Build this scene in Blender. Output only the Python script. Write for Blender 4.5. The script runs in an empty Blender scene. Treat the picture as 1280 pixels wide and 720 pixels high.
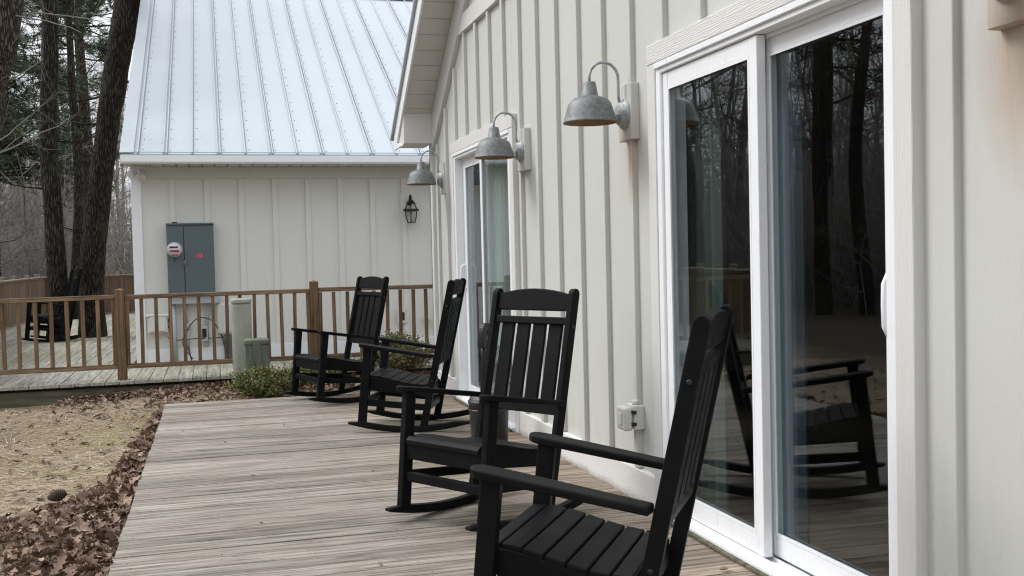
import bpy, bmesh, math, random
import numpy as np
from mathutils import Vector, Matrix, noise
R = math.radians
rng = random.Random(7)
nr = np.random.RandomState(11)
SC = bpy.context.scene
COL = SC.collection

# ------------------------------------------------------------------ helpers
class MB:
    """collects polygons; build() links them as ONE mesh object"""
    def __init__(s):
        s.v = []; s.f = []; s.m = []; s.mi = 0; s.smooth = []; s.sm = False
    def poly(s, idx):
        s.f.append(tuple(idx)); s.m.append(s.mi); s.smooth.append(s.sm)
    def pts(s, ps):
        n = len(s.v); s.v.extend([tuple(p) for p in ps]); return n
    def box(s, x0, x1, y0, y1, z0, z1):
        if x0 > x1: x0, x1 = x1, x0
        if y0 > y1: y0, y1 = y1, y0
        if z0 > z1: z0, z1 = z1, z0
        n = s.pts([(x0,y0,z0),(x1,y0,z0),(x1,y1,z0),(x0,y1,z0),(x0,y0,z1),(x1,y0,z1),(x1,y1,z1),(x0,y1,z1)])
        for q in ((0,3,2,1),(4,5,6,7),(0,1,5,4),(1,2,6,5),(2,3,7,6),(3,0,4,7)): s.poly([n+i for i in q])
        return s
    def obox(s, c, ax, ay, az):
        """box from centre and three half-axis vectors"""
        c, ax, ay, az = map(Vector, (c, ax, ay, az))
        ps = [c+ax*i+ay*j+az*k for k in (-1,1) for (i,j) in ((-1,-1),(1,-1),(1,1),(-1,1))]
        n = s.pts(ps)
        for q in ((0,3,2,1),(4,5,6,7),(0,1,5,4),(1,2,6,5),(2,3,7,6),(3,0,4,7)): s.poly([n+i for i in q])
        return s
    def prism(s, pts, ex):
        """closed polygon (3D points) extruded by vector ex"""
        ex = Vector(ex); k = len(pts)
        a = s.pts(pts); b = s.pts([Vector(p)+ex for p in pts])
        s.poly([a+i for i in range(k-1,-1,-1)]); s.poly([b+i for i in range(k)])
        for i in range(k):
            j = (i+1) % k; s.poly([a+i, a+j, b+j, b+i])
        return s
    def tube(s, ps, rs, n=8, cap=True, wob=None):
        ps = [Vector(p) for p in ps]
        if not hasattr(rs, '__len__'): rs = [rs]*len(ps)
        old = s.sm; s.sm = True
        t0 = (ps[1]-ps[0]).normalized()
        u = t0.orthogonal().normalized(); rings = []
        for i, p in enumerate(ps):
            t = (ps[min(i+1,len(ps)-1)]-ps[max(i-1,0)]).normalized()
            u = (u - t*u.dot(t)).normalized(); w = t.cross(u)
            ring = []
            for k in range(n):
                a = 2*math.pi*k/n
                d = u*math.cos(a)+w*math.sin(a)
                r = rs[i]
                if wob: r *= wob(p+d*r, a, i)
                ring.append(p+d*r)
            rings.append(s.pts(ring))
        for i in range(len(rings)-1):
            for k in range(n):
                s.poly([rings[i]+k, rings[i]+(k+1)%n, rings[i+1]+(k+1)%n, rings[i+1]+k])
        s.sm = old
        if cap:
            s.poly([rings[0]+k for k in range(n-1,-1,-1)]); s.poly([rings[-1]+k for k in range(n)])
        return s
    def lathe(s, prof, c, n=24, axis='Z', cap=True):
        """prof: list of (r, h) revolved about an axis through c"""
        c = Vector(c); old = s.sm; s.sm = True; rings = []
        for r, h in prof:
            ring = []
            for k in range(n):
                a = 2*math.pi*k/n; x, y = r*math.cos(a), r*math.sin(a)
                d = {'Z':Vector((x,y,h)), 'X':Vector((h,x,y)), 'Y':Vector((y,h,x))}[axis]
                ring.append(c+d)
            rings.append(s.pts(ring))
        for i in range(len(rings)-1):
            for k in range(n):
                s.poly([rings[i]+k, rings[i]+(k+1)%n, rings[i+1]+(k+1)%n, rings[i+1]+k])
        s.sm = old
        if cap:
            s.poly([rings[0]+k for k in range(n-1,-1,-1)]); s.poly([rings[-1]+k for k in range(n)])
        return s
    def build(s, name, mat, parent=None, bevel=0, local=False, segs=2, label=None):
        me = bpy.data.meshes.new(name)
        off = Vector((0,0,0))
        if parent is not None and not local:
            off = wloc(parent)
        vs = [(a-off.x, b-off.y, c-off.z) for a,b,c in s.v] if off.length else s.v
        me.from_pydata(vs, [], s.f); me.update()
        mats = mat if isinstance(mat, (list,tuple)) else [mat]
        for m in mats: me.materials.append(m)
        me.polygons.foreach_set('material_index', s.m)
        me.polygons.foreach_set('use_smooth', s.smooth)
        o = bpy.data.objects.new(name, me); COL.objects.link(o)
        if parent is not None: o.parent = parent
        if bevel:
            b = o.modifiers.new('bevel','BEVEL'); b.width = bevel; b.segments = segs
            b.limit_method = 'ANGLE'; b.angle_limit = R(40); b.harden_normals = False
        if label: o['label'] = label
        return o

def wloc(o):
    l = Vector(o.location)
    while o.parent: o = o.parent; l = l+Vector(o.location)
    return l

def mesh_np(name, V, F, mat, parent=None, attr=None):
    """fast mesh from numpy arrays; F is (n,3) or (n,4)"""
    me = bpy.data.meshes.new(name); k = F.shape[1]
    if parent is not None: V = V - np.array(wloc(parent))
    me.vertices.add(len(V)); me.vertices.foreach_set('co', V.astype(np.float32).ravel())
    me.loops.add(F.size); me.loops.foreach_set('vertex_index', F.astype(np.int32).ravel())
    me.polygons.add(len(F))
    me.polygons.foreach_set('loop_start', np.arange(0, F.size, k, dtype=np.int32))
    me.polygons.foreach_set('loop_total', np.full(len(F), k, dtype=np.int32))
    me.update(calc_edges=True); me.materials.append(mat)
    o = bpy.data.objects.new(name, me); COL.objects.link(o)
    if parent is not None: o.parent = parent
    return o

def tag(o, label=None, cat=None, group=None, kind=None):
    if label: o['label'] = label
    if cat: o['category'] = cat
    if group: o['group'] = group
    if kind: o['kind'] = kind
    return o
def thing(name, label, cat, loc=(0,0,0), rz=0, group=None):
    o = bpy.data.objects.new(name, None); COL.objects.link(o)
    o.empty_display_size = .1; o.location = loc; o.rotation_euler = (0,0,rz)
    return tag(o, label, cat, group)
def copy_tree(o, parent=None):
    c = o.copy(); COL.objects.link(c)
    if parent is not None: c.parent = parent
    for ch in list(o.children): copy_tree(ch, c)
    return c

# ------------------------------------------------------------------ materials
class G:
    def __init__(s, name):
        s.m = bpy.data.materials.new(name); s.m.use_nodes = True
        s.t = s.m.node_tree; s.t.nodes.clear()
        s.out = s.n('ShaderNodeOutputMaterial')
    def n(s, typ, **kw):
        x = s.t.nodes.new(typ)
        for k, v in kw.items():
            if hasattr(x, k): setattr(x, k, v)
        return x
    def l(s, a, b): s.t.links.new(a, b)
    def set(s, sock, v):
        if isinstance(v, bpy.types.NodeSocket): s.l(v, sock)
        elif v is not None:
            if sock.type == 'RGBA' and len(v) == 3: v = (*v, 1)
            sock.default_value = v
    def pos(s): return s.n('ShaderNodeNewGeometry').outputs['Position']
    def obj(s): return s.n('ShaderNodeTexCoord').outputs['Object']
    def isl(s): return s.n('ShaderNodeNewGeometry').outputs['Random Per Island']
    def map(s, v, scale=(1,1,1), loc=(0,0,0), rot=(0,0,0)):
        x = s.n('ShaderNodeMapping'); s.l(v, x.inputs['Vector'])
        x.inputs['Scale'].default_value = scale; s.set(x.inputs['Location'], loc); x.inputs['Rotation'].default_value = rot
        return x.outputs[0]
    def noise(s, v, scale=5, detail=4, rough=.55, dist=0):
        x = s.n('ShaderNodeTexNoise'); s.l(v, x.inputs['Vector'])
        x.inputs['Scale'].default_value = scale; x.inputs['Detail'].default_value = detail
        x.inputs['Roughness'].default_value = rough; x.inputs['Distortion'].default_value = dist
        return x.outputs['Fac']
    def vor(s, v, scale=5, feature='F1', out='Distance'):
        x = s.n('ShaderNodeTexVoronoi'); x.feature = feature; s.l(v, x.inputs['Vector'])
        x.inputs['Scale'].default_value = scale
        return x.outputs[out]
    def wave(s, v, scale=5, dist=4, detail=2, dscale=1, dirn='X'):
        x = s.n('ShaderNodeTexWave'); x.bands_direction = dirn; s.l(v, x.inputs['Vector'])
        x.inputs['Scale'].default_value = scale; x.inputs['Distortion'].default_value = dist
        x.inputs['Detail'].default_value = detail; x.inputs['Detail Scale'].default_value = dscale
        return x.outputs['Fac']
    def ramp(s, f, stops):
        x = s.n('ShaderNodeValToRGB'); s.l(f, x.inputs[0]); e = x.color_ramp.elements
        while len(e) < len(stops): e.new(.5)
        for i, (p, c) in enumerate(stops):
            if not hasattr(c, '__len__'): c = (c,c,c)
            e[i].position = p; e[i].color = (*c[:3], 1)
        return x.outputs[0]
    def mix(s, f, a, b, mode='MIX'):
        x = s.n('ShaderNodeMix'); x.data_type = 'RGBA'; x.blend_type = mode
        s.set(x.inputs[0], f); s.set(x.inputs[6], a); s.set(x.inputs[7], b)
        return x.outputs[2]
    def math(s, op, a, b=None):
        x = s.n('ShaderNodeMath'); x.operation = op
        s.set(x.inputs[0], a)
        if b is not None: s.set(x.inputs[1], b)
        return x.outputs[0]
    def bump(s, h, strength=.3, dist=.01, nrm=None):
        x = s.n('ShaderNodeBump'); s.l(h, x.inputs['Height'])
        x.inputs['Strength'].default_value = strength; x.inputs['Distance'].default_value = dist
        if nrm is not None: s.l(nrm, x.inputs['Normal'])
        return x.outputs[0]
    def xyz(s, v):
        x = s.n('ShaderNodeSeparateXYZ'); s.l(v, x.inputs[0]); return x.outputs
    def blob(s, c, r):
        """soft spot mask (1 inside) round world point c with radii r"""
        v = s.map(s.pos(), (1/r[0],1/r[1],1/r[2]), (-c[0]/r[0],-c[1]/r[1],-c[2]/r[2]))
        x = s.n('ShaderNodeVectorMath'); x.operation = 'LENGTH'; s.l(v, x.inputs[0])
        return s.ramp(x.outputs['Value'], [(0.1,1),(1,0)])
    def pbr(s, col, rough=.6, nrm=None, metal=0, spec=None, coat=None, trans=None, alpha=None, sss=None):
        p = s.n('ShaderNodeBsdfPrincipled')
        s.set(p.inputs['Base Color'], col); s.set(p.inputs['Roughness'], rough); s.set(p.inputs['Metallic'], metal)
        if nrm is not None: s.l(nrm, p.inputs['Normal'])
        if spec is not None: p.inputs['Specular IOR Level'].default_value = spec
        if trans is not None: p.inputs['Transmission Weight'].default_value = trans
        s.l(p.outputs[0], s.out.inputs['Surface'])
        return s.m

def m_plain(name, col, rough=.6, metal=0, var=.12, scale=8, spec=None, bump=.05):
    g = G(name); o = g.obj()
    n = g.noise(o, scale, 5)
    c = g.mix(n, [x*(1-var) for x in col], [min(1,x*(1+var)) for x in col])
    return g.pbr(c, g.ramp(n, [(.2,max(0,rough-.08)),(.8,min(1,rough+.08))]), g.bump(g.noise(o, scale*14, 3), bump, .003), metal, spec)

def m_siding(name='painted_fibre_siding', a=(.512,.515,.482), b=(.575,.578,.548)):
    g = G(name); p = g.pos()
    n1 = g.noise(p, 1.1, 5); n2 = g.noise(g.map(p, (30,30,1.2)), 3, 5, .6)
    c = g.mix(n1, a, b)
    c = g.mix(g.ramp(n2, [(.3,0),(.75,.10)]), c, (.48,.465,.43))
    zz = g.xyz(p)[2]
    sp = g.math('ADD', g.math('MULTIPLY', zz, 1.0), g.math('MULTIPLY', g.noise(g.map(p,(5,5,1.5)), 2.2, 5, .65), .55))
    c = g.mix(g.ramp(sp, [(.30,.30),(.62,0)]), c, (.36,.325,.265))
    # splash dirt low on the wall, rust under the two near lamps
    c = g.mix(g.ramp(g.noise(p, 26, 5, .7), [(.64,0),(.72,.22)]), c, (.33,.31,.27))
    for cc, rr, a in (((0,4.98,1.80),(.3,.14,.30),.80), ((0,2.27,1.80),(.3,.22,.42),.95)):
        f = g.math('MULTIPLY', g.blob(cc, rr), g.ramp(g.noise(g.map(p,(8,8,1.5)), 2, 3), [(.3,a*.5),(.7,a)]))
        c = g.mix(f, c, (.43,.265,.15))
    grain = g.noise(g.map(p, (45,45,1.5)), 2.2, 6, .65, 1.2)
    return g.pbr(c, .62, g.bump(grain, .38, .004))
def m_trim(name='painted_trim', col=(.66,.65,.63), along='Y'):
    g = G(name); p = g.pos()
    n1 = g.noise(p, 1.7, 5)
    c = g.mix(n1, [x*.92 for x in col], col)
    c = g.mix(g.ramp(g.noise(p, 60, 4, .7), [(.66,0),(.74,.5)]), c, (.30,.29,.26))
    sc = {'Y':(1,1.1,7), 'Z':(1,7,1.1)}[along]
    if 'skirt' in name:
        dz = g.math('ADD', g.xyz(p)[2], g.math('MULTIPLY', g.noise(g.map(p,(2.2,2.2,5)), 2, 6, .75), .13))
        c = g.mix(g.ramp(dz, [(.04,.8),(.10,0)]), c, (.19,.155,.115))
    w = g.wave(g.map(p, sc), 4.6, 9, 3, 1.1, 'Z' if along == 'Y' else 'Y')
    f = g.noise(g.map(p, tuple(x*6 for x in sc)), 3, 4)
    return g.pbr(c, .6, g.bump(f, .25, .003, g.bump(w, .26, .004)))
def m_rake():
    return m_plain('soffit_paint', (.58,.565,.54), .6, var=.05, scale=2)
def m_vinyl():
    g = G('white_vinyl'); p = g.pos()
    n = g.noise(p, 3, 5); d = g.noise(g.map(p,(20,20,3)), 3, 5, .7)
    c = g.mix(n, (.78,.795,.815), (.84,.85,.865))
    c = g.mix(g.ramp(d, [(.58,0),(.75,.3)]), c, (.42,.41,.38))
    return g.pbr(c, .38, g.bump(n, .05, .003))
def m_wood(name, dark, mid, light, along='X', rough=.8, board=.35, tint=None, big=None):
    """weathered board: streaks along one axis, tone per board"""
    g = G(name); p = g.pos(); r = g.isl()
    st = {'X':(.9,24,24), 'Y':(24,.9,24), 'Z':(18,18,.7)}[along]
    fine = {'X':(2.6,52,52), 'Y':(52,2.6,52), 'Z':(60,60,2.2)}[along]
    cmb = g.n('ShaderNodeCombineXYZ'); s5 = g.math('MULTIPLY', r, 37.0)
    for i in range(3): g.l(s5, cmb.inputs[i])
    q = g.n('ShaderNodeVectorMath'); q.operation = 'ADD'; g.l(p, q.inputs[0]); g.l(cmb.outputs[0], q.inputs[1])
    pv = q.outputs[0]
    a = g.noise(g.map(pv, st), 1.4, 7, .68, .5)
    b = g.noise(g.map(pv, fine), 1.0, 5, .7, .3)
    c = g.ramp(a, [(.28,dark),(.47,mid),(.68,light)])
    c = g.mix(g.ramp(b, [(.34,.85),(.50,0)]), c, [x*.40 for x in dark])
    kn = g.noise(g.map(pv, tuple(x*.35 for x in fine)), 1.0, 4, .6)
    c = g.mix(g.ramp(kn, [(.60,0),(.70,.55)]), c, [x*.75 for x in dark])
    c = g.mix(g.ramp(b, [(.56,0),(.78,.45)]), c, light)
    t = g.ramp(r, [(0,1-board),(1,1+board*.35)])
    c = g.mix(1.0, c, t, 'MULTIPLY')
    if tint:
        col, amt, sc = tint
        c = g.mix(g.ramp(g.noise(p, sc, 4), [(.42,0),(.62,amt)]), c, col)
    if big: c = big(g, c, p)
    h = g.mix(.5, a, b)
    return g.pbr(c, g.ramp(b, [(.2,rough+.1),(.8,rough-.08)]), g.bump(h, .55, .006), spec=.3)
def m_deck():
    def warm(g, c, p):
        # the boards by the wall keep more of their brown; damp patches stay darker
        x = g.xyz(p)
        n = g.noise(g.map(p,(.8,1.2,1)), .9, 4)
        f = g.math('ADD', g.math('MULTIPLY', x[0], .42), g.math('MULTIPLY', n, 1.1))
        c = g.mix(g.ramp(f, [(-.0,0),(.62,.55)]), c, g.mix(1.0, c, (1.0,.80,.60), 'MULTIPLY'))
        d = g.noise(g.map(p,(.7,2.2,1)), 1.1, 5, .6)
        return g.mix(g.ramp(d, [(.50,0),(.70,.38)]), c, g.mix(1.0, c, (.52,.50,.48), 'MULTIPLY'))
    return m_wood('weathered_deck_boards', (.150,.124,.098), (.268,.232,.192), (.42,.39,.345), 'X', .8, .34, None, warm)
def m_black():
    g = G('black_recycled_plastic'); o = g.obj()
    n = g.noise(o, 5, 4); f = g.noise(g.map(o,(9,70,70)), 2.4, 4)
    c = g.mix(n, (.0045,.0047,.0052), (.0085,.0088,.0095))
    sp = g.ramp(g.noise(o, 70, 3, .6), [(.70,0),(.78,.35)])
    c = g.mix(sp, c, (.05,.05,.05))
    c = g.mix(g.ramp(g.noise(o, 3.1, 5, .6), [(.5,0),(.72,.22)]), c, (.030,.029,.028))
    return g.pbr(c, g.ramp(n, [(.25,.40),(.75,.55)]), g.bump(f, .16, .002), spec=.08)
def m_glass(name='window_glass', tint=(.90,.94,.94)):
    g = G(name)
    tr = g.n('ShaderNodeBsdfTransparent'); tr.inputs[0].default_value = (*tint,1)
    gl = g.n('ShaderNodeBsdfGlossy'); gl.inputs['Roughness'].default_value = 0.0; gl.inputs[0].default_value = (.95,.97,1,1)
    fr = g.n('ShaderNodeFresnel')
    bf = g.n('ShaderNodeNewGeometry').outputs['Backfacing']      # thin pane: same reflectance from either side
    g.l(g.math('ADD', g.math('MULTIPLY', bf, 1/1.52-1.52), 1.52), fr.inputs['IOR'])
    nz = g.bump(g.noise(g.pos(), 1.6, 2), .05, .01); g.l(nz, gl.inputs['Normal'])
    k = g.math('MINIMUM', g.math('MULTIPLY', fr.outputs[0], 1.0), 1.0)
    mx = g.n('ShaderNodeMixShader'); g.l(k, mx.inputs[0]); g.l(tr.outputs[0], mx.inputs[1]); g.l(gl.outputs[0], mx.inputs[2])
    g.l(mx.outputs[0], g.out.inputs['Surface']); return g.m
def m_galv(name='galvanised_steel', col=(.165,.173,.176), metal=.30):
    g = G(name); o = g.obj()
    v = g.vor(o, 60, 'F1', 'Color'); n = g.noise(o, 14, 5)
    f = g.mix(.5, v, n); fs = g.n('ShaderNodeRGBToBW'); g.l(f, fs.inputs[0])
    c = g.mix(g.ramp(fs.outputs[0], [(.25,0),(.7,1)]), [x*.72 for x in col], [x*1.3 for x in col])
    return g.pbr(c, g.ramp(fs.outputs[0], [(.2,.46),(.8,.62)]), g.bump(n, .12, .003), metal)
def m_roof():
    g = G('galvalume_roofing'); p = g.pos()
    n = g.noise(p, .9, 5); s = g.noise(g.map(p,(1.2,.35,.35)), 2.6, 5)
    c = g.mix(n, (.43,.466,.495), (.495,.532,.56))
    c = g.mix(g.ramp(s, [(.45,0),(.8,.35)]), c, (.405,.44,.47))
    # scuffed dark specks towards the left lower corner
    sp = g.math('MULTIPLY', g.ramp(g.noise(g.map(p,(9,30,30)), 1.6, 4, .7), [(.60,0),(.66,1)]), g.blob((-2.75,12.6,2.7),(1.15,.9,.6)))
    c = g.mix(sp, c, (.20,.215,.24))
    return g.pbr(c, g.ramp(n, [(.3,.36),(.7,.5)]), g.bump(g.noise(g.map(p,(1,.5,.5)), 2.5, 3), .22, .02), .35)
def m_bark(name, a, b):
    g = G(name); o = g.obj()
    q = g.map(o, (1,1,.15))
    v = g.vor(g.mix(.06, q, g.n('ShaderNodeTexNoise').outputs['Color']), 40, 'DISTANCE_TO_EDGE'); n = g.noise(g.map(o,(1,1,.35)), 16, 6, .65)
    f = g.math('MULTIPLY', g.ramp(v, [(0,0.0),(.22,1)]), n)
    c = g.ramp(f, [(.05,[x*.35 for x in a]),(.3,a),(.62,b)])
    c = g.mix(g.ramp(g.noise(o, 3.2, 5), [(.52,0),(.72,.4)]), c, (.085,.09,.06))
    return g.pbr(c, .92, g.bump(f, 1.0, .05), spec=.2)
def m_leafy(name, cols, rough=.65, trans=.0):
    g = G(name); r = g.isl()
    n = len(cols); c = g.ramp(r, [((i+.5)/n, k) for i, k in enumerate(cols)])
    return g.pbr(c, rough, spec=.25)
def m_ground():
    g = G('sandy_winter_lawn'); p = g.pos()
    big = g.noise(p, .7, 6, .6); st = g.noise(g.map(p,(2.2,7,1)), 2.4, 7, .72, .7); fi = g.noise(p, 38, 5, .7)
    c = g.ramp(st, [(.30,(.13,.095,.062)),(.43,(.27,.20,.132)),(.55,(.43,.35,.25)),(.74,(.62,.54,.425))])
    c = g.mix(g.ramp(fi, [(.38,.6),(.56,0)]), c, (.13,.10,.065))
    c = g.mix(g.ramp(big, [(.46,0),(.62,.75)]), c, g.mix(fi, (.14,.095,.058), (.30,.215,.135)))
    mn = g.noise(g.map(p,(1,1.6,1)), 2.6, 5, .65)
    for cc, rr in (((-2.95,9.05,-.08),(.48,.95,.5)), ((-3.15,7.75,-.08),(.62,.62,.5)), ((-3.85,8.1,-.08),(.5,.4,.5)),((-2.75,9.75,-.08),(.3,.6,.5))):
        f = g.math('MULTIPLY', g.blob(cc, rr), g.ramp(mn, [(.46,0),(.62,.85)]))
        c = g.mix(f, c, g.mix(fi, (.155,.17,.035), (.34,.325,.085)))
    # brown litter floor away from the clearing, with tree shade painted in
    x = g.xyz(p)
    far = g.ramp(g.math('ADD', g.math('MULTIPLY', x[0], -.1), g.math('MULTIPLY', g.noise(p,.4,3), .5)), [(.67,0),(.83,1)])
    c = g.mix(far, c, g.mix(fi, (.032,.026,.018), (.085,.066,.045)))
    return g.pbr(c, .95, g.bump(g.mix(.5, st, fi), .9, .03), spec=.15)
M = {}
M['siding'] = m_siding(); M['siding2'] = m_siding('greige_siding', (.69,.68,.64), (.75,.74,.70)); M['trimH'] = m_trim('painted_trim_level', along='Y'); M['trimV'] = m_trim('painted_trim_upright', along='Z')
M['skirt'] = m_trim('painted_skirt', (.72,.71,.685), 'Y')
M['rake'] = m_rake(); M['vinyl'] = m_vinyl(); M['deck'] = m_deck(); M['black'] = m_black(); M['glass'] = m_glass()
M['deck2'] = m_wood('mossy_deck_boards', (.20,.18,.145), (.37,.35,.30), (.54,.52,.475), 'Y', .82, .22, ((.26,.26,.12), .42, .45))
M['fascia'] = m_wood('old_fascia', (.07,.058,.04), (.135,.115,.08), (.20,.175,.125), 'X', .85, .2, ((.07,.085,.04), .6, 2.2))
M['railw'] = m_wood('brown_treated_wood', (.092,.054,.027), (.175,.106,.056), (.28,.19,.112), 'Z', .75, .3)
M['railx'] = m_wood('brown_treated_wood_level', (.09,.056,.031), (.175,.112,.064), (.30,.215,.14), 'X', .75, .25)
M['fencew'] = m_wood('fence_boards', (.085,.055,.035), (.165,.108,.068), (.25,.185,.125), 'Z', .85, .3)
M['fencet'] = m_wood('fence_cap_wood', (.16,.13,.095), (.30,.25,.19), (.42,.37,.30), 'Y', .85, .2)
M['galv'] = m_galv(); M['galvd'] = m_galv('galvanised_plate', (.33,.345,.35), .35)
M['rustscrew'] = m_plain('rusty_deck_screws', (.085,.065,.05), .7); M['rustin'] = m_plain('rusty_inside', (.30,.19,.10), .7, .2, .5, 30)
M['roof'] = m_roof(); M['ribshade'] = m_plain('rib_shade_grey', (.25,.275,.295), .7); M['screw'] = m_plain('dark_screw_heads', (.20,.215,.23), .6)
M['barkd'] = m_bark('dark_bark', (.036,.029,.024), (.088,.074,.062)); M['barkp'] = m_bark('pine_bark', (.060,.043,.034), (.135,.105,.085))
M['bare'] = m_plain('bare_branch_bark', (.235,.215,.195), .95, var=.5, scale=.6)  # bark lightened, distance haze put into the colour
M['barel'] = m_plain('pale_branch_bark', (.20,.185,.165), .9, var=.4, scale=2)
M['needle'] = m_leafy('pine_needles', [(.027,.046,.025),(.047,.071,.037),(.075,.10,.055),(.11,.135,.08)])
M['litter'] = m_leafy('dry_oak_leaves', [(.085,.050,.033),(.175,.108,.074),(.29,.195,.14),(.135,.082,.055),(.42,.305,.23),(.23,.15,.105),(.11,.065,.043)], .7)
M['straw'] = m_leafy('dead_grass_straw', [(.28,.205,.135),(.44,.355,.25),(.12,.083,.052),(.60,.52,.40),(.19,.135,.088)], .8)
M['shrub'] = m_leafy('shrub_leaves', [(.085,.10,.030),(.15,.165,.052),(.25,.25,.09),(.12,.12,.05)], .5)
M['shrubo'] = m_leafy('shrub_leaves_olive', [(.10,.105,.042),(.16,.155,.065),(.24,.21,.10),(.17,.12,.07)], .5)
M['twig'] = m_plain('twig_bark', (.11,.085,.065), .9)
M['ground'] = m_ground()
M['steelgrey'] = m_plain('grey_enclosure_paint', (.085,.112,.122), .45, var=.07, scale=3)
M['lightgrey'] = m_plain('light_grey_pvc', (.40,.42,.44), .5, var=.08)
M['whitebox'] = m_plain('white_plastic', (.66,.65,.62), .45, var=.06)
M['agedbox'] = m_plain('painted_cover_plastic', (.58,.57,.535), .45, var=.1, scale=14)
M['darkp'] = m_plain('dark_plastic', (.010,.010,.011), .5)
M['bin'] = m_plain('charcoal_bin_plastic', (.016,.017,.019), .45, var=.15, bump=.1)
M['red'] = m_plain('red_sticker', (.62,.10,.12), .5)
M['inkred'] = m_plain('dark_red_print', (.30,.02,.04), .5)
M['cable'] = m_plain('black_cable', (.015,.015,.015), .5)
M['lampblack'] = m_plain('black_painted_metal', (.012,.012,.013), .4)
M['clearg'] = m_glass('lantern_glass', (.9,.9,.9))
M['dial'] = m_plain('meter_face', (.60,.57,.58), .3)
M['room'] = m_plain('room_paint', (.26,.24,.21), .8, var=.05)
M['roomf'] = m_plain('room_floor', (.08,.06,.045), .5)
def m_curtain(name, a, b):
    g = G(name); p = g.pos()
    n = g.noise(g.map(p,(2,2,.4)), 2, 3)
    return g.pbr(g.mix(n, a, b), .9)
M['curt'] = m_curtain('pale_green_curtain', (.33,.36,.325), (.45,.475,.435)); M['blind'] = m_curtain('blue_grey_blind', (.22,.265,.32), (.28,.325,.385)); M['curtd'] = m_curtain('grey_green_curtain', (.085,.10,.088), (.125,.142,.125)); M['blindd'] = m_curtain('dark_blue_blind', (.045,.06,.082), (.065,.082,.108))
def m_ped(name, a, b, stain):
    g = G(name); o = g.obj(); n = g.noise(g.map(o,(1,1,.35)), 9, 6, .65); k = g.noise(o, 40, 4, .7)
    c = g.mix(g.ramp(n, [(.35,0),(.65,1)]), a, b)
    c = g.mix(g.ramp(k, [(.6,0),(.72,.6)]), c, stain)
    return g.pbr(c, .6, g.bump(n, .1, .004))
M['pedtall'] = m_ped('faded_green_pedestal', (.27,.285,.22), (.38,.385,.325), (.23,.165,.115))
M['pedlow'] = m_ped('mossy_green_pedestal', (.075,.09,.068), (.16,.175,.135), (.04,.05,.035))
M['cone'] = m_plain('pine_cone_scales', (.075,.05,.035), .9, var=.4, scale=40)

# ------------------------------------------------------------------ camera (solved from the photograph's vanishing lines)
CAM = Vector((-2.08, 0, 1.30)); F = 1289.878
yaw, pit, roll = R(16.042), R(1.9378), R(-1.359)
fw = Vector((math.sin(yaw)*math.cos(pit), math.cos(yaw)*math.cos(pit), -math.sin(pit)))
r0 = Vector((math.cos(yaw), -math.sin(yaw), 0)); u0 = r0.cross(fw)
rr = r0*math.cos(roll)+u0*math.sin(roll); uu = u0*math.cos(roll)-r0*math.sin(roll)
cd = bpy.data.cameras.new('camera'); cam = bpy.data.objects.new('camera', cd); COL.objects.link(cam)
cd.sensor_width = 36; cd.lens = F/1280*36; cd.clip_end = 2000; cd.clip_start = .05
mw = Matrix((( rr.x, uu.x, -fw.x, CAM.x), (rr.y, uu.y, -fw.y, CAM.y), (rr.z, uu.z, -fw.z, CAM.z), (0,0,0,1)))
cam.matrix_world = mw; SC.camera = cam

# ------------------------------------------------------------------ light
W = bpy.data.worlds.new('World'); SC.world = W; W.use_nodes = True
nt = W.node_tree; nt.nodes.clear()
SUN_AZ = R(-58)      # measured from +Y towards +X: the open yard side
SUN_EL = R(44)
sky = nt.nodes.new('ShaderNodeTexSky'); sky.sky_type = 'NISHITA'; sky.sun_disc = False
sky.sun_elevation = SUN_EL; sky.sun_rotation = SUN_AZ; sky.dust_density = 3.5; sky.air_density = 1.0; sky.ozone_density = 1.0
hs = nt.nodes.new('ShaderNodeHueSaturation'); hs.inputs['Saturation'].default_value = .30
nt.links.new(sky.outputs[0], hs.inputs['Color'])
tc = nt.nodes.new('ShaderNodeTexCoord'); nz = nt.nodes.new('ShaderNodeTexNoise'); nz.inputs['Scale'].default_value = 2.2; nz.inputs['Detail'].default_value = 5
nt.links.new(tc.outputs['Generated'], nz.inputs['Vector'])
cr = nt.nodes.new('ShaderNodeValToRGB'); cr.color_ramp.elements[0].color = (5.6,6.0,6.5,1); cr.color_ramp.elements[1].color = (8.6,8.9,9.3,1)
nt.links.new(nz.outputs['Fac'], cr.inputs[0])
mx = nt.nodes.new('ShaderNodeMix'); mx.data_type = 'RGBA'; mx.inputs[0].default_value = .72
nt.links.new(hs.outputs[0], mx.inputs[6]); nt.links.new(cr.outputs[0], mx.inputs[7])
sx = nt.nodes.new('ShaderNodeSeparateXYZ'); nt.links.new(tc.outputs['Generated'], sx.inputs[0])
zr = nt.nodes.new('ShaderNodeValToRGB'); nt.links.new(sx.outputs[2], zr.inputs[0])      # an overcast sky is brightest overhead
zr.color_ramp.elements[0].position = 0; zr.color_ramp.elements[0].color = (.50,.50,.50,1); zr.color_ramp.elements[1].position = .85; zr.color_ramp.elements[1].color = (1.15,1.15,1.15,1)
mg = nt.nodes.new('ShaderNodeMix'); mg.data_type = 'RGBA'; mg.blend_type = 'MULTIPLY'; mg.inputs[0].default_value = 1
nt.links.new(mx.outputs[2], mg.inputs[6]); nt.links.new(zr.outputs[0], mg.inputs[7])
bg = nt.nodes.new('ShaderNodeBackground'); bg.inputs['Strength'].default_value = .12
nt.links.new(mg.outputs[2], bg.inputs[0])
wo = nt.nodes.new('ShaderNodeOutputWorld'); nt.links.new(bg.outputs[0], wo.inputs[0])
sl = bpy.data.lights.new('sun', 'SUN'); sl.energy = 0.9; sl.angle = R(26); sl.color = (1,.97,.93)
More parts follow.
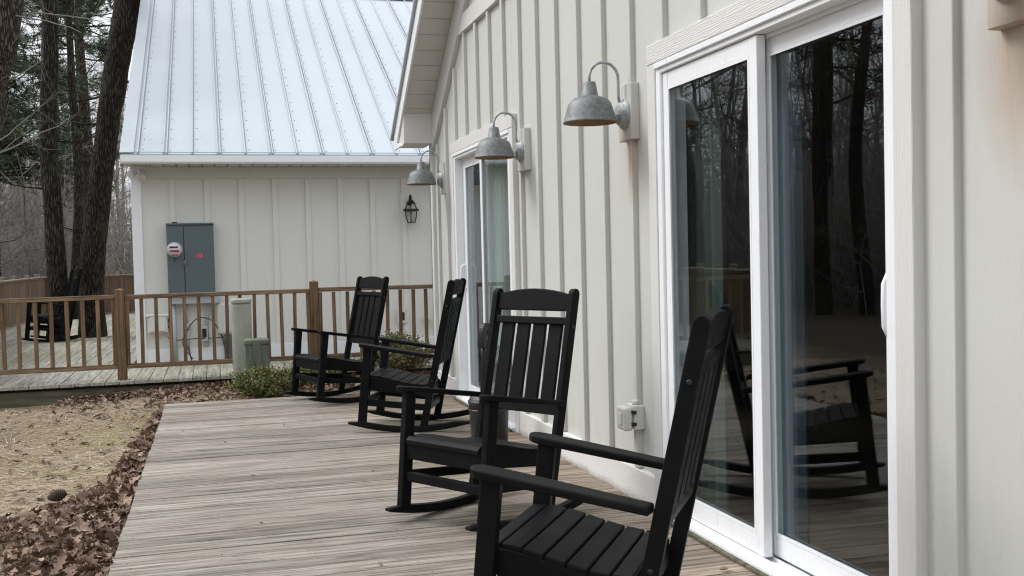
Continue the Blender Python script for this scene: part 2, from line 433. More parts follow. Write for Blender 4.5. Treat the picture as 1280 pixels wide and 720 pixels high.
so = bpy.data.objects.new('sun', sl); COL.objects.link(so)
sd = Vector((math.sin(SUN_AZ)*math.cos(SUN_EL), math.cos(SUN_AZ)*math.cos(SUN_EL), math.sin(SUN_EL)))
so.rotation_euler = sd.to_track_quat('Z','Y').to_euler(); so.location = (-8,4,12)
SC.view_settings.view_transform = 'Standard'; SC.view_settings.look = 'None'
SC.view_settings.exposure = 1.10; SC.view_settings.gamma = 1.0; SC.view_settings.use_curve_mapping = False
SC.render.engine = 'CYCLES'; SC.cycles.max_bounces = 8; SC.cycles.transparent_max_bounces = 16
SC.cycles.use_denoising = True; SC.cycles.filter_width = 1.15

# ------------------------------------------------------------------ ground
def gz(x, y):
    h = -.115 + .018*noise.noise((x*.9, y*.9, 0)) + .008*noise.noise((x*4, y*4, 3))
    strip = max(0, min(1, (y-9.7)/.5))*max(0, min(1, (x+3.9)/1.6))
    h += .095*strip
    d = max(0, math.hypot(max(0,-x-9), max(0,y-24)))
    return h + .02*max(0, d-4)*(.6+.4*noise.noise((x*.05,y*.05,9)))*.35
def axis(bps):
    out = []
    for (a, b, st) in bps:
        n = max(1, int(round((b-a)/st)))
        out += [a+(b-a)*i/n for i in range(n)]
    return out+[bps[-1][1]]
xs = axis([(-400,-60,20),(-60,-14,2.5),(-14,-5,.5),(-5,-1.0,.09),(-1.0,1,.25),(1,30,3),(30,400,30)])
ys = axis([(-400,-40,20),(-40,-2,2.5),(-2,3.5,.4),(3.5,11.6,.09),(11.6,30,1.2),(30,80,3),(80,400,25)])
V = np.array([(x, y, gz(x,y)) for y in ys for x in xs]); nx = len(xs); ny = len(ys)
I = np.arange(nx*ny).reshape(ny, nx)
Fq = np.stack([I[:-1,:-1], I[:-1,1:], I[1:,1:], I[1:,:-1]], -1).reshape(-1,4)
gr = mesh_np('ground', V, Fq, M['ground']); tag(gr, kind='structure')
gr.data.polygons.foreach_set('use_smooth', [True]*len(Fq))

# ------------------------------------------------------------------ near deck and raised deck
mb = MB(); y = 9.87; i = 0
while y > -1.2:
    dz = rng.uniform(-.0018,.0018)
    mb.box(-2.548+rng.uniform(-.006,.004), -.012, y-.1345, y, -.038+dz, dz)
    if y > 2.5:
        mb.mi = 1
        for xj in (-2.48,-2.09,-1.70,-1.28,-.86,-.45,-.06):
            for yo in (.032,.103):
                cx_, cy_ = xj+rng.uniform(-.022,.022), y-yo+rng.uniform(-.007,.007)
                if rng.random() < .5: mb.obox((cx_,cy_,dz+.0004), (.0032,0,0), (0,.0032,0), (0,0,.0008))
        mb.mi = 0
    y -= .1405
dk = mb.build('deck', [M['deck'],M['rustscrew']], bevel=.004, segs=1); tag(dk, kind='structure')
mb = MB(); mb.box(-2.50,-2.462,-1.2,9.84,-.19,-.040); mb.box(-2.46,-.02,9.80,9.838,-.19,-.040)
for k in range(5): mb.box(-2.46+.45*k+.3,-2.42+.45*k+.3,-1.2,9.79,-.19,-.042)
j = mb.build('joists', M['fascia'], dk)

mb = MB(); x = 3.0; Z2 = .10
while x > -5.9:
    y1 = 25.75 if x < -2.97 else 12.71
    y0 = 11.08+rng.uniform(-.004,.004)+max(0,(-4.38-x+.07)*5.93)
    if y1 > 20:   # long runs are two boards end to end
        c = max(y0+.6, rng.choice((15.2,17.6,20.1))); dz = rng.uniform(-.002,.002)
        mb.box(x-.136, x, y0, c-.002, Z2-.036+dz, Z2+dz); mb.box(x-.136, x, c+.002, y1, Z2-.036-dz, Z2-dz)
    else: mb.box(x-.136, x, y0, y1, Z2-.036, Z2+rng.uniform(-.002,.002))
    x -= .1405
dk2 = mb.build('raised_deck', M['deck2'], bevel=.004, segs=1); tag(dk2, kind='structure')
mb = MB(); x = -4.40
for w in (1.30,2.44,2.44,1.3): mb.box(x+.003, x+w, 11.135, 11.172, -.22, .034); x += w
mb.build('fascia_board', M['fascia'], dk2)
mb = MB(); mb.box(-4.3,3,11.30,11.34,-.2,.06); mb.box(-5.3,3,18,18.04,-.2,.06); mb.box(-5.86,-5.82,20.1,25.7,-.25,.06); mb.prism([(-4.40,11.18,-.25),(-4.36,11.18,-.25),(-5.80,20.1,-.25),(-5.84,20.1,-.25)], (0,0,.31))
mb.build('joists', M['fascia'], dk2)

# ------------------------------------------------------------------ main building
def zs(y): return 2.88-.73*(y-9.617)         # underside of the rake
MBD = thing('house', 'pale board and batten house wall with white sliding doors beside the deck', 'house', (0,0,0))
YR = 5.87                                      # ridge: the doors and lamps are symmetrical about it
YS = 2*YR-10.05                                # near end of the wall
def top(y): return zs(y)+.02 if y >= YR else zs(2*YR-y)+.02
D1 = (2.81, 4.624); D2 = (7.20, 9.018); ZD = 2.20
wall = MB()
def wpoly(y0, y1, z0):
    ps = [(.03,y0,z0),(.03,y1,z0),(.03,y1,top(y1))]
    if y0 < YR < y1: ps.append((.03,YR,top(YR)))
    ps.append((.03,y0,top(y0)))
    wall.prism(ps, (.12,0,0))
wpoly(YS, D1[0], -.10); wpoly(D1[0], D1[1], ZD); wpoly(D1[1], YR, -.10); wpoly(YR, D2[0], -.10); wpoly(D2[0], D2[1], ZD); wpoly(D2[1], 10.05, -.10)
wall.box(.15,5.5,9.93,10.05,-.1,2.3); wall.box(.15,5.5,YS,YS+.12,-.1,2.3)
# battens are the pattern of the siding
ZB0, ZB1 = 3.18, 3.33
k = -8
while True:
    yb = 6.952-.4005*k
    if yb < YS+.08: break
    k += 1
    if yb+.05 > 9.97: continue
    lo = .165; far = max(abs(yb-YR), abs(yb+.05-YR))+YR
    for d in (D1, D2):
        if d[0]-.14 < yb+.05 and yb < d[1]+.093: lo = 2.297
    hi = min(ZB0, top(far)-.40)
    if hi > lo: wall.box(.0025,.04,yb,yb+.05,lo,hi)
    hi2 = top(far)-.40
    if hi2 > ZB1+.1: wall.box(.0065,.04,yb,yb+.05,ZB1,min(hi2,6))
wall.build('siding', M['siding'], MBD, bevel=.0025, segs=1)
for y0, y1 in ((YS+.076,D1[0]-.096),(D1[1]+.093,D2[0]-.096),(D2[1]+.093,9.974)): b = MB(); b.box(-.004,.032,y0,y1,-.035,.162); b.build('skirt_board', M['skirt'], MBD, bevel=.003, segs=1)
b = MB(); b.box(-.004,.034,9.975,10.075,.163,2.62); b.box(-.004,.10,10.051,10.076,.163,2.60); cb_ = b.build('corner_board', M['trimV'], MBD, bevel=.003, segs=1)
b = MB(); b.box(-.006,.034,2*YR-8.93,8.93,ZB0,ZB1); b.build('band_board', M['trimH'], MBD, bevel=.003, segs=1)
b = MB()
b.prism([(-.010,YR,top(YR)-.03),(-.010,10.04,top(10.04)-.03),(-.010,10.04,top(10.04)-.36),(-.010,YR,top(YR)-.36)], (.044,0,0))
fb_ = b.build('frieze_board', M['trimH'], MBD, bevel=.003, segs=1)
b = MB(); yy = 10.29
while yy > YR+.1:
    y2 = yy-.150
    b.prism([(-.282,yy,zs(yy)),(-.282,y2+.010,zs(y2+.010)),(-.282,y2+.010,zs(y2+.010)+.015),(-.282,yy,zs(yy)+.015)], (.30,0,0)); yy = y2
b.prism([(-.282,10.29,zs(10.29)+.035),(-.282,YR,zs(YR)+.035),(-.282,YR,zs(YR)+.06),(-.282,10.29,zs(10.29)+.06)], (.30,0,0))
sf_ = b.build('soffit', M['rake'], MBD)
b = MB(); b.prism([(-.302,10.36,2.362),(-.302,10.36,zs(10.36)+.17),(-.302,YR,zs(YR)+.17),(-.302,YR,zs(YR)-.022),(-.302,10.22,zs(10.22)-.022),(-.302,9.86,2.362)], (.019,0,0))
rf_ = b.build('rake_fascia', M['vinyl'], MBD, bevel=.002, segs=1)
b = MB(); b.prism([(-.2825,9.90,2.385),(-.2825,9.90,zs(9.9)-.003),(-.2825,10.27,zs(10.27)-.002),(-.2825,10.355,2.385)], (.2815,0,0))
er_ = b.build('eave_return', M['trimH'], MBD, bevel=.002, segs=1)
b = MB()
b.prism([(-.33,10.42,zs(10.42)+.172),(-.33,YR,zs(YR)+.172),(-.33,YR,zs(YR)+.205),(-.33,10.42,zs(10.42)+.205)], (6,0,0))
b.prism([(-.33,2*YR-10.42,zs(10.42)+.172),(-.33,YR-.001,zs(YR)+.172),(-.33,YR-.001,zs(YR)+.205),(-.33,2*YR-10.42,zs(10.42)+.205)], (6,0,0))
b.build('roof', M['roof'], MBD)
for o_ in (cb_, fb_, sf_, rf_, er_):               # the same trim on the near half of the gable
    c_ = o_.copy(); c_.data = o_.data.copy(); COL.objects.link(c_)
    c_.data.transform(Matrix.Translation((0,2*YR,0)) @ Matrix.Diagonal((1,-1,1,1))); c_.data.flip_normals()
# dark room behind the doors
b = MB(); b.box(.16,5.4,YS+.13,9.9,-.02,.0); ro = b.build('room_floor', M['roomf'], MBD)
b = MB(); b.box(5.4,5.5,YS+.2,9.9,0,2.5); b.box(.151,5.5,YS+.13,9.92,2.5,2.56); b.box(.16,5.4,YS+.14,YS+.2,0,2.5); b.box(.16,5.4,9.86,9.92,0,2.5)
b.build('room_shell', M['room'], MBD)

def sliding_door(d, front_far, label):
    """d=(near y, far y); the front fixed panel is on the far side when front_far"""
    y0, y1 = d; root = bpy.data.objects.new('sliding_door', None); COL.objects.link(root); root.parent = MBD; root['label'] = label
    root.empty_display_size = .1
    for a, c in ((y1,y1+.091),(y0-.094,y0)): b = MB(); b.box(-.010,.034,a,c,-.03,2.2); b.build('casing', M['trimV'], root, bevel=.003, segs=1)
    b = MB(); b.box(-.012,.034,y0-.094,y1+.091,2.2005,2.297); b.build('head_casing', M['trimH'], root, bevel=.003, segs=1)
    b = MB(); J = .05
    b.box(-.004,.13,y1-J,y1-.001,.0,2.199); b.box(-.004,.13,y0+.001,y0+J,.0,2.199); b.box(-.003,.13,y0+J,y1-J,2.145,2.199)
    b.box(-.016,-.0045,y0+.004,y1-.004,2.168,2.196)
    b.box(.055,.062,y0+J,y1-J,2.128,2.146)
    b.build('frame', M['vinyl'], root, bevel=.003, segs=1)
    b = MB(); b.box(-.035,.13,y0+J,y1-J,-.02,.030); b.box(-.035,-.006,y0+.0,y0+J,-.02,.029); b.box(-.035,-.006,y1-J,y1,-.02,.029)
    b.box(.012,.016,y0+J,y1-J,.030,.046); b.box(.056,.060,y0+J,y1-J,.030,.046); b.box(-.030,-.012,y0+J,y1-J,.030,.038)
    b.build('sill', M['vinyl'], root, bevel=.003, segs=1)
    b = MB(); b.box(-.056,-.036,y0-.02,y1+.02,.003,.018); b.build('sub_sill', M['fascia'], root, bevel=.002, segs=1)
    mid = (y0+y1)/2
    ZG0, ZG1 = .134, 2.070
    def panel(a, c, x0, x1, sa, sc):
        """frame between y=a..c at depth x0..x1, stile widths sa (low y) and sc"""
        p = MB(); zb, zt = .048, 2.142
        p.box(x0,x1,a,a+sa,zb,zt); p.box(x0,x1,c-sc,c,zb,zt)
        p.box(x0+.002,x1-.002,a+sa,c-sc,zb,ZG0); p.box(x0+.002,x1-.002,a+sa,c-sc,ZG1,zt)
        o = p.build('panel_frame', M['vinyl'], root, bevel=.004, segs=2)
        q = MB(); q.box(x0-.0,x0+.006,a+sa,a+sa+.012,ZG0,ZG1); q.box(x0,x0+.006,c-sc-.012,c-sc,ZG0,ZG1)
        q.box(x0,x0+.006,a+sa+.012,c-sc-.012,ZG0,ZG0+.012); q.box(x0,x0+.006,a+sa+.012,c-sc-.012,ZG1-.012,ZG1)
        q.build('glazing_bead', M['vinyl'], root)
        gq = MB(); gq.box(x0+.014,x0+.018,a+sa-.004,c-sc+.004,ZG0-.004,ZG1+.004); gq.build('glass', M['glass'], root)
    ov = .032
    if front_far:
        panel(mid-ov, y1-J, .010, .050, .062, .050); panel(y0+J, mid+ov, .066, .106, .085, .055); hy = y0+J+.045
    else:
        panel(y0+J, mid+ov, .010, .050, .050, .050); panel(mid-ov, y1-J, .066, .106, .050, .090); hy = y1-J-.045
    h = MB()
    zc = 1.10; hx = .066
    pts = [(hx, hy, zc-.105),(hx-.03, hy, zc-.10),(hx-.045, hy, zc-.07),(hx-.047, hy, zc),(hx-.045, hy, zc+.07),(hx-.03, hy, zc+.10),(hx, hy, zc+.105)]
    h.tube(pts, .009, 8); h.box(hx-.004, hx+.001, hy-.018, hy+.018, zc-.12, zc+.12)
    h.build('handle', M['vinyl'], root)
    return root
dr1 = sliding_door(D1, True, 'near white sliding glass door reflecting dark trees')
dr2 = sliding_door(D2, False, 'far white sliding glass door with pale curtain')
def drape(y0, y1, x, z0, z1, amp, wl, mat, name, parent):
    n = max(8, int((y1-y0)/wl*10)); b = MB(); b.sm = True
    lo = []; hi = []
    for i in range(n+1):
        yy = y0+(y1-y0)*i/n; xx = x+amp*math.sin(2*math.pi*(yy-y0)/wl)+.3*amp*math.sin(7.3*(yy-y0)/wl)
        lo.append((xx,yy,z0)); hi.append((xx,yy,z1))
    a = b.pts(lo); c = b.pts(hi); a2 = b.pts([(p[0]+.003,p[1],p[2]) for p in lo]); c2 = b.pts([(p[0]+.003,p[1],p[2]) for p in hi])
    for i in range(n): b.poly([a+i,a+i+1,c+i+1,c+i]); b.poly([a2+i+1,a2+i,c2+i,c2+i+1])
    return b.build(name, mat, parent)
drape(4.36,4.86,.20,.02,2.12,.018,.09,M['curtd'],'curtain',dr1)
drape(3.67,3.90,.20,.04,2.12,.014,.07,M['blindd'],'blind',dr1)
drape(8.02,8.78,.22,.02,2.12,.022,.13,M['curt'],'curtain',dr2)
drape(9.08,9.56,.20,.04,2.12,.014,.09,M['blind'],'blind',dr2)

# ------------------------------------------------------------------ galvanised wall lamps
def make_lamp():
    t = thing('wall_lamp', 'x', 'wall lamp', (0,0,2.0), 0, 'galvanised barn lamps along the house wall')
    b = MB(); b.box(-.014,.031,-.088,.088,1.868,2.158); b.build('mounting_block', M['siding'], t, bevel=.003, segs=1)
    b = MB(); b.lathe([(.078,0),(.078,-.010),(.072,-.014),(.064,-.014),(.060,-.030),(.054,-.036),(.0,-.036)], (-.014,0,2.005), 28, 'X', False)
    b.lathe([(.010,0),(.010,-.008),(0,-.012)], (-.049,0,2.00), 10, 'X', False)
    b.build('backplate', M['galvd'], t)
    pts = [(-.03,0,2.062),(-.042,0,2.068),(-.047,0,2.10),(-.047,0,2.17)]
    for i in range(13):
        a = math.pi*i/12; pts.append((-.126+.079*math.cos(a), 0, 2.190+.079*math.sin(a)))
    pts.append((-.205,0,2.150))
    b = MB(); b.tube(pts, .0078, 10); b.build('gooseneck', M['galvd'], t)
    prof = [(.0,2.166),(.030,2.166),(.033,2.160),(.045,2.094),(.056,2.090),(.078,2.083),(.098,2.070),(.110,2.054),(.118,2.030),(.129,1.994),(.137,1.966),(.139,1.962),(.139,1.957),(.135,1.957)]
    b = MB(); b.lathe(prof, (-.205,0,0), 40, 'Z', False)
    sh = b.build('shade', M['galv'], t)
    inn = [(.134,1.958),(.125,1.992),(.113,2.028),(.096,2.050),(.07,2.068),(.04,2.08),(.0,2.08)]
    b = MB(); b.lathe(inn, (-.205,0,0), 40, 'Z', False); b.build('shade_lining', M['rustin'], sh)
    b = MB(); b.lathe([(.0,2.08),(.02,2.08),(.02,2.045),(.03,2.03),(.034,2.01),(.028,1.99),(.0,1.98)], (-.205,0,0), 14, 'Z', False); b.build('bulb', M['whitebox'], sh)
    return t
lamp = make_lamp()
LL = [(9.48,'smallest galvanised barn lamp, at the house corner, in front of the back wall'),
      (6.878,'galvanised barn lamp over the corner of the far sliding door, middle of three'),
      (4.997,'largest whole galvanised barn lamp, just left of the near sliding door'),
      (2.30,'barn lamp cut off at the top right corner above a stained block')]
for i, (yy, lb) in enumerate(LL):
    o = lamp if i == 0 else copy_tree(lamp)
    o.location = (0, yy, 2.0 if i < 3 else 2.014); o['label'] = lb

# weatherproof socket cover on the house wall
t = thing('outlet_cover', 'painted weatherproof socket box low on the house wall by the near door', 'socket', (0,4.98,.43))
b = MB(); b.box(-.026,.031,4.915,5.035,.372,.498); b.build('back_box', M['agedbox'], t, bevel=.006)
b = MB(); b.box(-.078,-.0275,4.925,5.045,.366,.490); b.build('lid', M['agedbox'], t, bevel=.016, segs=4)
b = MB(); b.box(-.084,-.079,4.955,5.015,.395,.455); b.build('lid_panel', M['agedbox'], t, bevel=.004)
for z in (.394,.455): b = MB(); b.box(-.040,-.016,4.909,4.926,z,z+.018); b.build('hinge', M['darkp'], t, bevel=.002)
b = MB(); b.tube([(-.005,4.952,.495),(-.005,4.952,.522)], .018, 12); b.build('gland', M['agedbox'], t)

# ------------------------------------------------------------------ rocking chairs (local: +y is backwards, x sideways, z up)
def make_chair():
    t = thing('rocking_chair', 'x', 'rocking chair', (0,0,0), 0, 'black slatted rocking chairs')
    K = M['black']
    P0 = Vector((0,.421,.045)); P1 = Vector((0,.657,1.112)); ax = (P1-P0).normalized(); nrm = Vector((0,-ax.z,ax.y)); LEN = (P1-P0).length
    nrm = -nrm if nrm.y > 0 else nrm                      # points to the sitter
    def on(u, s, n): return P0+ax*u+nrm*n+Vector((s,0,0))
    for s in (-1,1):
        b = MB(); hw = .0255; pts = []
        for u, n in ((-.02,-hw),(-.02,hw)): pts.append(on(u, s*.262-.018, n))
        for k in range(9):
            a = math.pi*k/8; pts.append(on(LEN-.028+.028*math.sin(a), s*.262-.018, hw*math.cos(a)))
        b.prism(pts, (.036,0,0)); post = b.build('back_post', K, t, bevel=.005, local=True)
        for u in (.90,.34):
            b = MB(); c = on(u, s*.2805, 0); b.lathe([(.0085,-.0025*s),(.0085,.0025*s),(.004,.003*s)], c, 10, 'X', True)
            b.build('bolt', M['darkp'], post, local=True)
        # front leg
        b = MB(); a0 = Vector((s*.277,-.040,.070)); a1 = Vector((s*.285,.022,.632)); dd = (a1-a0).normalized(); sd_ = Vector((0,dd.z,-dd.y))
        b.obox((a0+a1)/2, (.019,0,0), sd_*.031, (a1-a0)/2); b.build('front_leg', K, t, bevel=.005, local=True)
        # arm: paddle outline
        b = MB(); out = [(.320,.50),(.252,.505)]
        prof_in = [(.246,.30),(.240,.10),(.242,.03)]; out += prof_in
        for k in range(7):
            a = math.pi*k/6; out.append((.288-.045*math.cos(a), -.002-.044*math.sin(a)))
        out += [(.333,.07),(.335,.16),(.328,.32)]
        def az(yy): return .629-.168*yy-.02*max(0,-yy)
        pts = [(s*px, py, az(py)) for px, py in out]
        b.prism(pts if s > 0 else pts[::-1], (0,0,.027)); b.build('arm', K, t, bevel=.007, local=True, segs=3)
        # rocker
        b = MB(); lo = []; hi = []
        for k in range(25):
            yy = -.145+.915*k/24; z = (yy-.31)**2/(2*1.62)
            th = .043*min(1, .35+k/4.5, .35+(24-k)/4.5)
            lo.append((yy, z)); hi.append((yy, z+th))
        pts = [(s*.277-.021, yy, z) for yy, z in lo+hi[::-1]]
        b.prism(pts, (.042,0,0)); b.build('rocker', K, t, bevel=.006, local=True)
        # seat side rail
        b = MB(); tp = [(.0,.405),(.06,.402),(.14,.386),(.24,.356),(.33,.336),(.445,.330)]
        pts = [(s*.243-.013, yy, z) for yy, z in tp]+[(s*.243-.013,.445,.255),(s*.243-.013,.02,.308)]
        b.prism(pts, (.026,0,0)); b.build('seat_rail', K, t, bevel=.004, local=True)
        # side stretcher
        b = MB(); a0 = Vector((s*.272,-.015,.222)); a1 = Vector((s*.258,.47,.176)); dd = (a1-a0).normalized(); up = Vector((0,-dd.z,dd.y))
        b.obox((a0+a1)/2, (.013,0,0), up*.023, (a1-a0)/2); b.build('side_stretcher', K, t, bevel=.004, local=True)
    b = MB(); b.box(-.256,.256,-.030,-.002,.304,.402); b.build('front_apron', K, t, bevel=.004, local=True)
    b = MB(); b.box(-.241,.241,.43,.455,.245,.33); b.build('rear_apron', K, t, bevel=.004, local=True)
    b = MB(); b.box(-.257,.257,-.040,-.012,.196,.242); b.build('front_stretcher', K, t, bevel=.004, local=True)
    b = MB(); b.box(-.242,.242,.43,.456,.150,.192); b.build('rear_stretcher', K, t, bevel=.004, local=True)
    # seat slats over a dished line
    line = [(-.045,.398),(-.030,.416),(.02,.421),(.08,.416),(.15,.400),(.22,.380),(.29,.363),(.36,.352),(.45,.348)]
    def sz(yy):
        for (a,za),(c,zc) in zip(line, line[1:]):
            if a <= yy <= c: return za+(zc-za)*(yy-a)/(c-a)
        return line[-1][1]
    edges = [-.045,.030,.100,.168,.236,.304,.372,.440]
    for a, c in zip(edges, edges[1:]):
        a2, c2 = a+.003, c-.003; n = 4 if a < 0 else 2
        ys_ = [a2+(c2-a2)*k/n for k in range(n+1)]
        w = .256 if a > .0 else .238
        pts = [(-w, yy, sz(yy)) for yy in ys_]+[(-w, yy, sz(yy)-.022) for yy in ys_[::-1]]
        wide = .256
        b = MB(); b.prism([(-wide if a > .03 else -.250, p[1], p[2]) for p in pts], ((wide if a > .03 else .250)*2,0,0)); b.build('seat_slat', K, t, bevel=.005, local=True)
    # back
    b = MB(); n = 14; lo = [on(.978, -.241+.482*k/n, .012) for k in range(n+1)]
    hi = [on(1.062+.030*math.sin(math.pi*k/n)**.8, -.241+.482*k/n, .012) for k in range(n+1)]
    b.prism(lo+hi[::-1], nrm*-.028); b.build('head_rail', K, t, bevel=.005, local=True)
    for u0_, u1_, nm in ((.908,.945,'upper_rail'),(.455,.510,'lower_rail')):
        b = MB(); b.obox(on((u0_+u1_)/2,0,0), (.241,0,0), nrm*.017, ax*((u1_-u0_)/2)); b.build(nm, K, t, bevel=.004, local=True)
    for k in range(4):
        s = -.1635+.109*k; b = MB()
        b.obox(on(.705, s, -.008), (.0425,0,0), nrm*.009, ax*.222); b.build('back_slat', K, t, bevel=.004, local=True)
    return t
ch = make_chair()
CH = [((-1.155,3.218),125.0,'nearest black rocking chair, beside the near sliding door'),
      ((-1.049,4.767),59.18,'black rocking chair turned to face the camera, charcoal bin behind it'),
      ((-.925,7.849),112.7,'side-on black rocking chair in front of the far sliding door'),
      ((-1.283,9.394),71.06,'black rocking chair at the end of the near deck, before the railing'),
      ((-4.80,17.45),96,'small distant black rocking chair leaning by two trunks beyond the railing')]
for i, (p, h, lb) in enumerate(CH):
    o = ch if i == 0 else copy_tree(ch)
    # fitted heading: backwards direction is (sin h, cos h)
    o.location = (p[0], p[1], .002 if i < 4 else Z2+.002); o.rotation_euler = (0,0,-R(h)); o['label'] = lb

# bin with upright handle behind the second chair
t = thing('dustpan_bin', 'charcoal bin with tall upright handle on the deck behind a chair', 'bin', (-.33,6.72,0))
b = MB(); b.lathe([(.0,.0),(.118,.0),(.122,.01),(.136,.29),(.141,.295),(.141,.312),(.134,.318)], (-.33,6.72,0), 32, 'Z', False)
b.build('tub', M['bin'], t)
b = MB(); b.lathe([(.134,.314),(.125,.345),(.06,.352),(.0,.352)], (-.33,6.72,0), 32, 'Z', False); b.build('lid', M['bin'], t)
b = MB(); b.lathe([(.139,.245),(.143,.248),(.143,.256),(.139,.26)], (-.33,6.72,0), 32, 'Z', False); b.build('band', M['bin'], t)
b = MB(); b.tube([(-.40,6.62,.30),(-.385,6.62,.62),(-.385,6.62,.70)], .017, 10); hd = b.build('handle', M['darkp'], t)
b = MB(); g0 = Vector((-.372,6.60,.755)); gx = Vector((.8,.6,0)); out = []; inn = []
for k in range(20):
    a = 2*math.pi*k/20; ca, sa = math.cos(a), math.sin(a); f = .85
    e = lambda v: math.copysign(abs(v)**f, v)
    out.append(g0+gx*.052*e(ca)+Vector((0,0,.088*e(sa)))); inn.append(g0+gx*(.004+.017*ca)+Vector((0,0,.008+.03*sa)))
gn = gx.cross(Vector((0,0,1)))*.02
ia = b.pts([p-gn for p in out]); ib = b.pts([p+gn for p in out]); ic = b.pts([p-gn for p in inn]); id_ = b.pts([p+gn for p in inn])
for k in range(20):
    l = (k+1)%20; b.poly([ia+k,ia+l,ib+l,ib+k]); b.poly([ic+l,ic+k,id_+k,id_+l]); b.poly([ia+l,ia+k,ic+k,ic+l]); b.poly([ib+k,ib+l,id_+l,id_+k])
b.build('grip', M['darkp'], hd, bevel=.006)

# ------------------------------------------------------------------ railing along the raised deck
t = thing('deck_railing', 'brown wooden baluster railing along the raised deck edge', 'railing', (-2,11.22,Z2))
YRL = 11.22; posts = [-4.33,-3.02,-1.065,.80]
for x in posts:
    b = MB(); h = 1.045 if x > -2 else 1.02
    b.box(x-.0445,x+.0445,YRL-.030,YRL+.059,-.05,h); n = b.pts([(x-.0445,YRL-.030,h+.0005),(x+.0445,YRL-.030,h+.0005),(x+.0445,YRL+.059,h+.0005),(x-.0445,YRL+.059,h+.0005),(x,YRL+.0145,h+.016)])
    for q in ((0,1,4),(1,2,4),(2,3,4),(3,0,4),(3,2,1,0)): b.poly([n+i for i in q])
    b.build('post', M['railw'], t, bevel=.003, segs=1)
segs = list(zip(posts, posts[1:]))
for a, c in segs:
    a2, c2 = a+.046, c-.046; dr = .006*rng.uniform(-1,1)
    b = MB(); b.obox(((a2+c2)/2, YRL+.014, .951+dr), ((c2-a2)/2,0,rng.uniform(-.004,.004)), (0,.030,0), (0,0,.022)); b.build('top_rail', M['railx'], t, bevel=.004, segs=1)
    b = MB(); b.obox(((a2+c2)/2, YRL+.014, .235), ((c2-a2)/2,0,0), (0,.022,0), (0,0,.024)); b.build('bottom_rail', M['railx'], t, bevel=.004, segs=1)
    n = int(round((c2-a2)/.1455)); 
    for k in range(n+1):
        x = a2+.019+(c2-a2-.038)*k/n+(rng.uniform(-.004,.004) if 0 < k < n else 0)
        b = MB(); tl = rng.uniform(-.004,.004)
        b.obox((x, YRL+.014, .594), (.018,0,0), (0,.018,0), (tl,0,.334)); b.build('baluster', M['railw'], t, bevel=.002, segs=1)

# privacy fences on the far sides of the raised deck
def fence(p0, p1, label, posts_at, loc):
    t = thing('board_fence', label, 'fence', loc)
    p0, p1 = Vector(p0), Vector(p1); d = (p1-p0); L = d.length; d.normalize(); n = Vector((-d.y,d.x,0)); Zu = Vector((0,0,1))
    b = MB(); s = 0
    while s < L:
        w = .138; hh = rng.uniform(-.01,.01)
        b.obox(p0+d*(s+w/2)+Zu*(.455+hh/2)+n*rng.uniform(-.002,.002), d*(w/2-.003), n*.009, Zu*(.40)); s += w
    b.build('board_panel', M['fencew'], t)
    for z, nm, hw in ((.872,'top_rail',.021),(.02,'bottom_rail',.045)):
        b = MB(); b.obox(p0+d*(L/2)+Zu*z-n*.034, d*(L/2), n*.024, Zu*hw); b.build(nm, M['fencet'], t, bevel=.004, segs=1)
    b = MB(); b.obox(p0+d*(L/2)+Zu*.905, d*(L/2), n*.05, Zu*.011); b.build('cap_rail', M['fencet'], t, bevel=.003, segs=1)
    for s in posts_at:
        b = MB(); c = p0+d*s-n*.045; b.obox(c+Zu*.46, d*.044, n*.044, Zu*.50); b.obox(c+Zu*.97, d*.052, n*.052, Zu*.012); b.build('fence_post', M['fencet'], t, bevel=.004, segs=1)
fence((-5.83,25.72,Z2), (-5.83,20.05,Z2), 'brown solid board fence along the left side of the raised deck', [.77,2.12,3.6,4.88], (-5.83,23,Z2))
fence((-5.86,20.0,Z2), (-4.42,11.35,Z2), 'angled board fence at the left of the raised deck, mirrored in the near door', [.05,1.5,2.95,4.4,5.85,7.3,8.7], (-5.1,15.6,Z2))
fence((-2.0,25.75,Z2), (-5.85,25.75,Z2), 'brown board fence across the far end behind the two trunks', [.45,1.4,2.28,3.4], (-4,25.75,Z2))

# ------------------------------------------------------------------ back building
BB = thing('outbuilding', 'pale batten-walled building with a ribbed metal roof beyond the railing', 'building', (-3,12.7,0))
YW = 12.70; XL = -2.96; XRT = 4.5
b = MB(); b.box(XL,XRT,YW,YW+.12,.05,2.50); b.box(XL,XL+.12,YW+.121,23,.05,2.50)
b.prism([(XL,YW+.121,2.50),(XL,22.9,2.5),(XL,17.85,5.45)], (.119,0,0))
for k in range(-1,18):
    x = -2.561+.3895*k
    if x > XL+.1 and x < XRT-.1: b.box(x,x+.062,YW-.026,YW+.01,.2775,2.2575)
k = 0
while YW+.4*k < 22.5: b.box(XL-.018,XL+.01,YW+.3+.4*k,YW+.35+.4*k,.277,2.5+.0); k += 1
b.build('siding', M['siding2'], BB, bevel=.002, segs=1)
b = MB(); b.box(XL+.095,XRT,YW-.032,YW+.01,2.258,2.395); b.build('frieze_board', M['trimH'], BB, bevel=.002, segs=1)
b = MB(); b.box(XL-.02,XL+.092,YW-.024,YW+.01,.10,2.395); b.box(XL-.021,XL+.01,YW+.011,YW+.10,.10,2.395); b.build('corner_board', M['vinyl'], BB, bevel=.002, segs=1)
b = MB(); b.box(XL+.095,XRT,YW-.032,YW+.01,.102,.277); b.build('skirt_board', M['vinyl'], BB, bevel=.002, segs=1)
b = MB()
x = XL-.08
while x < XRT:                                     # soffit boards with dark joints, seen as a row of dashes
    b.box(x+.012,x+.142,12.31,YW-.001,2.398,2.412); x += .142
b.build('soffit', M['rake'], BB)
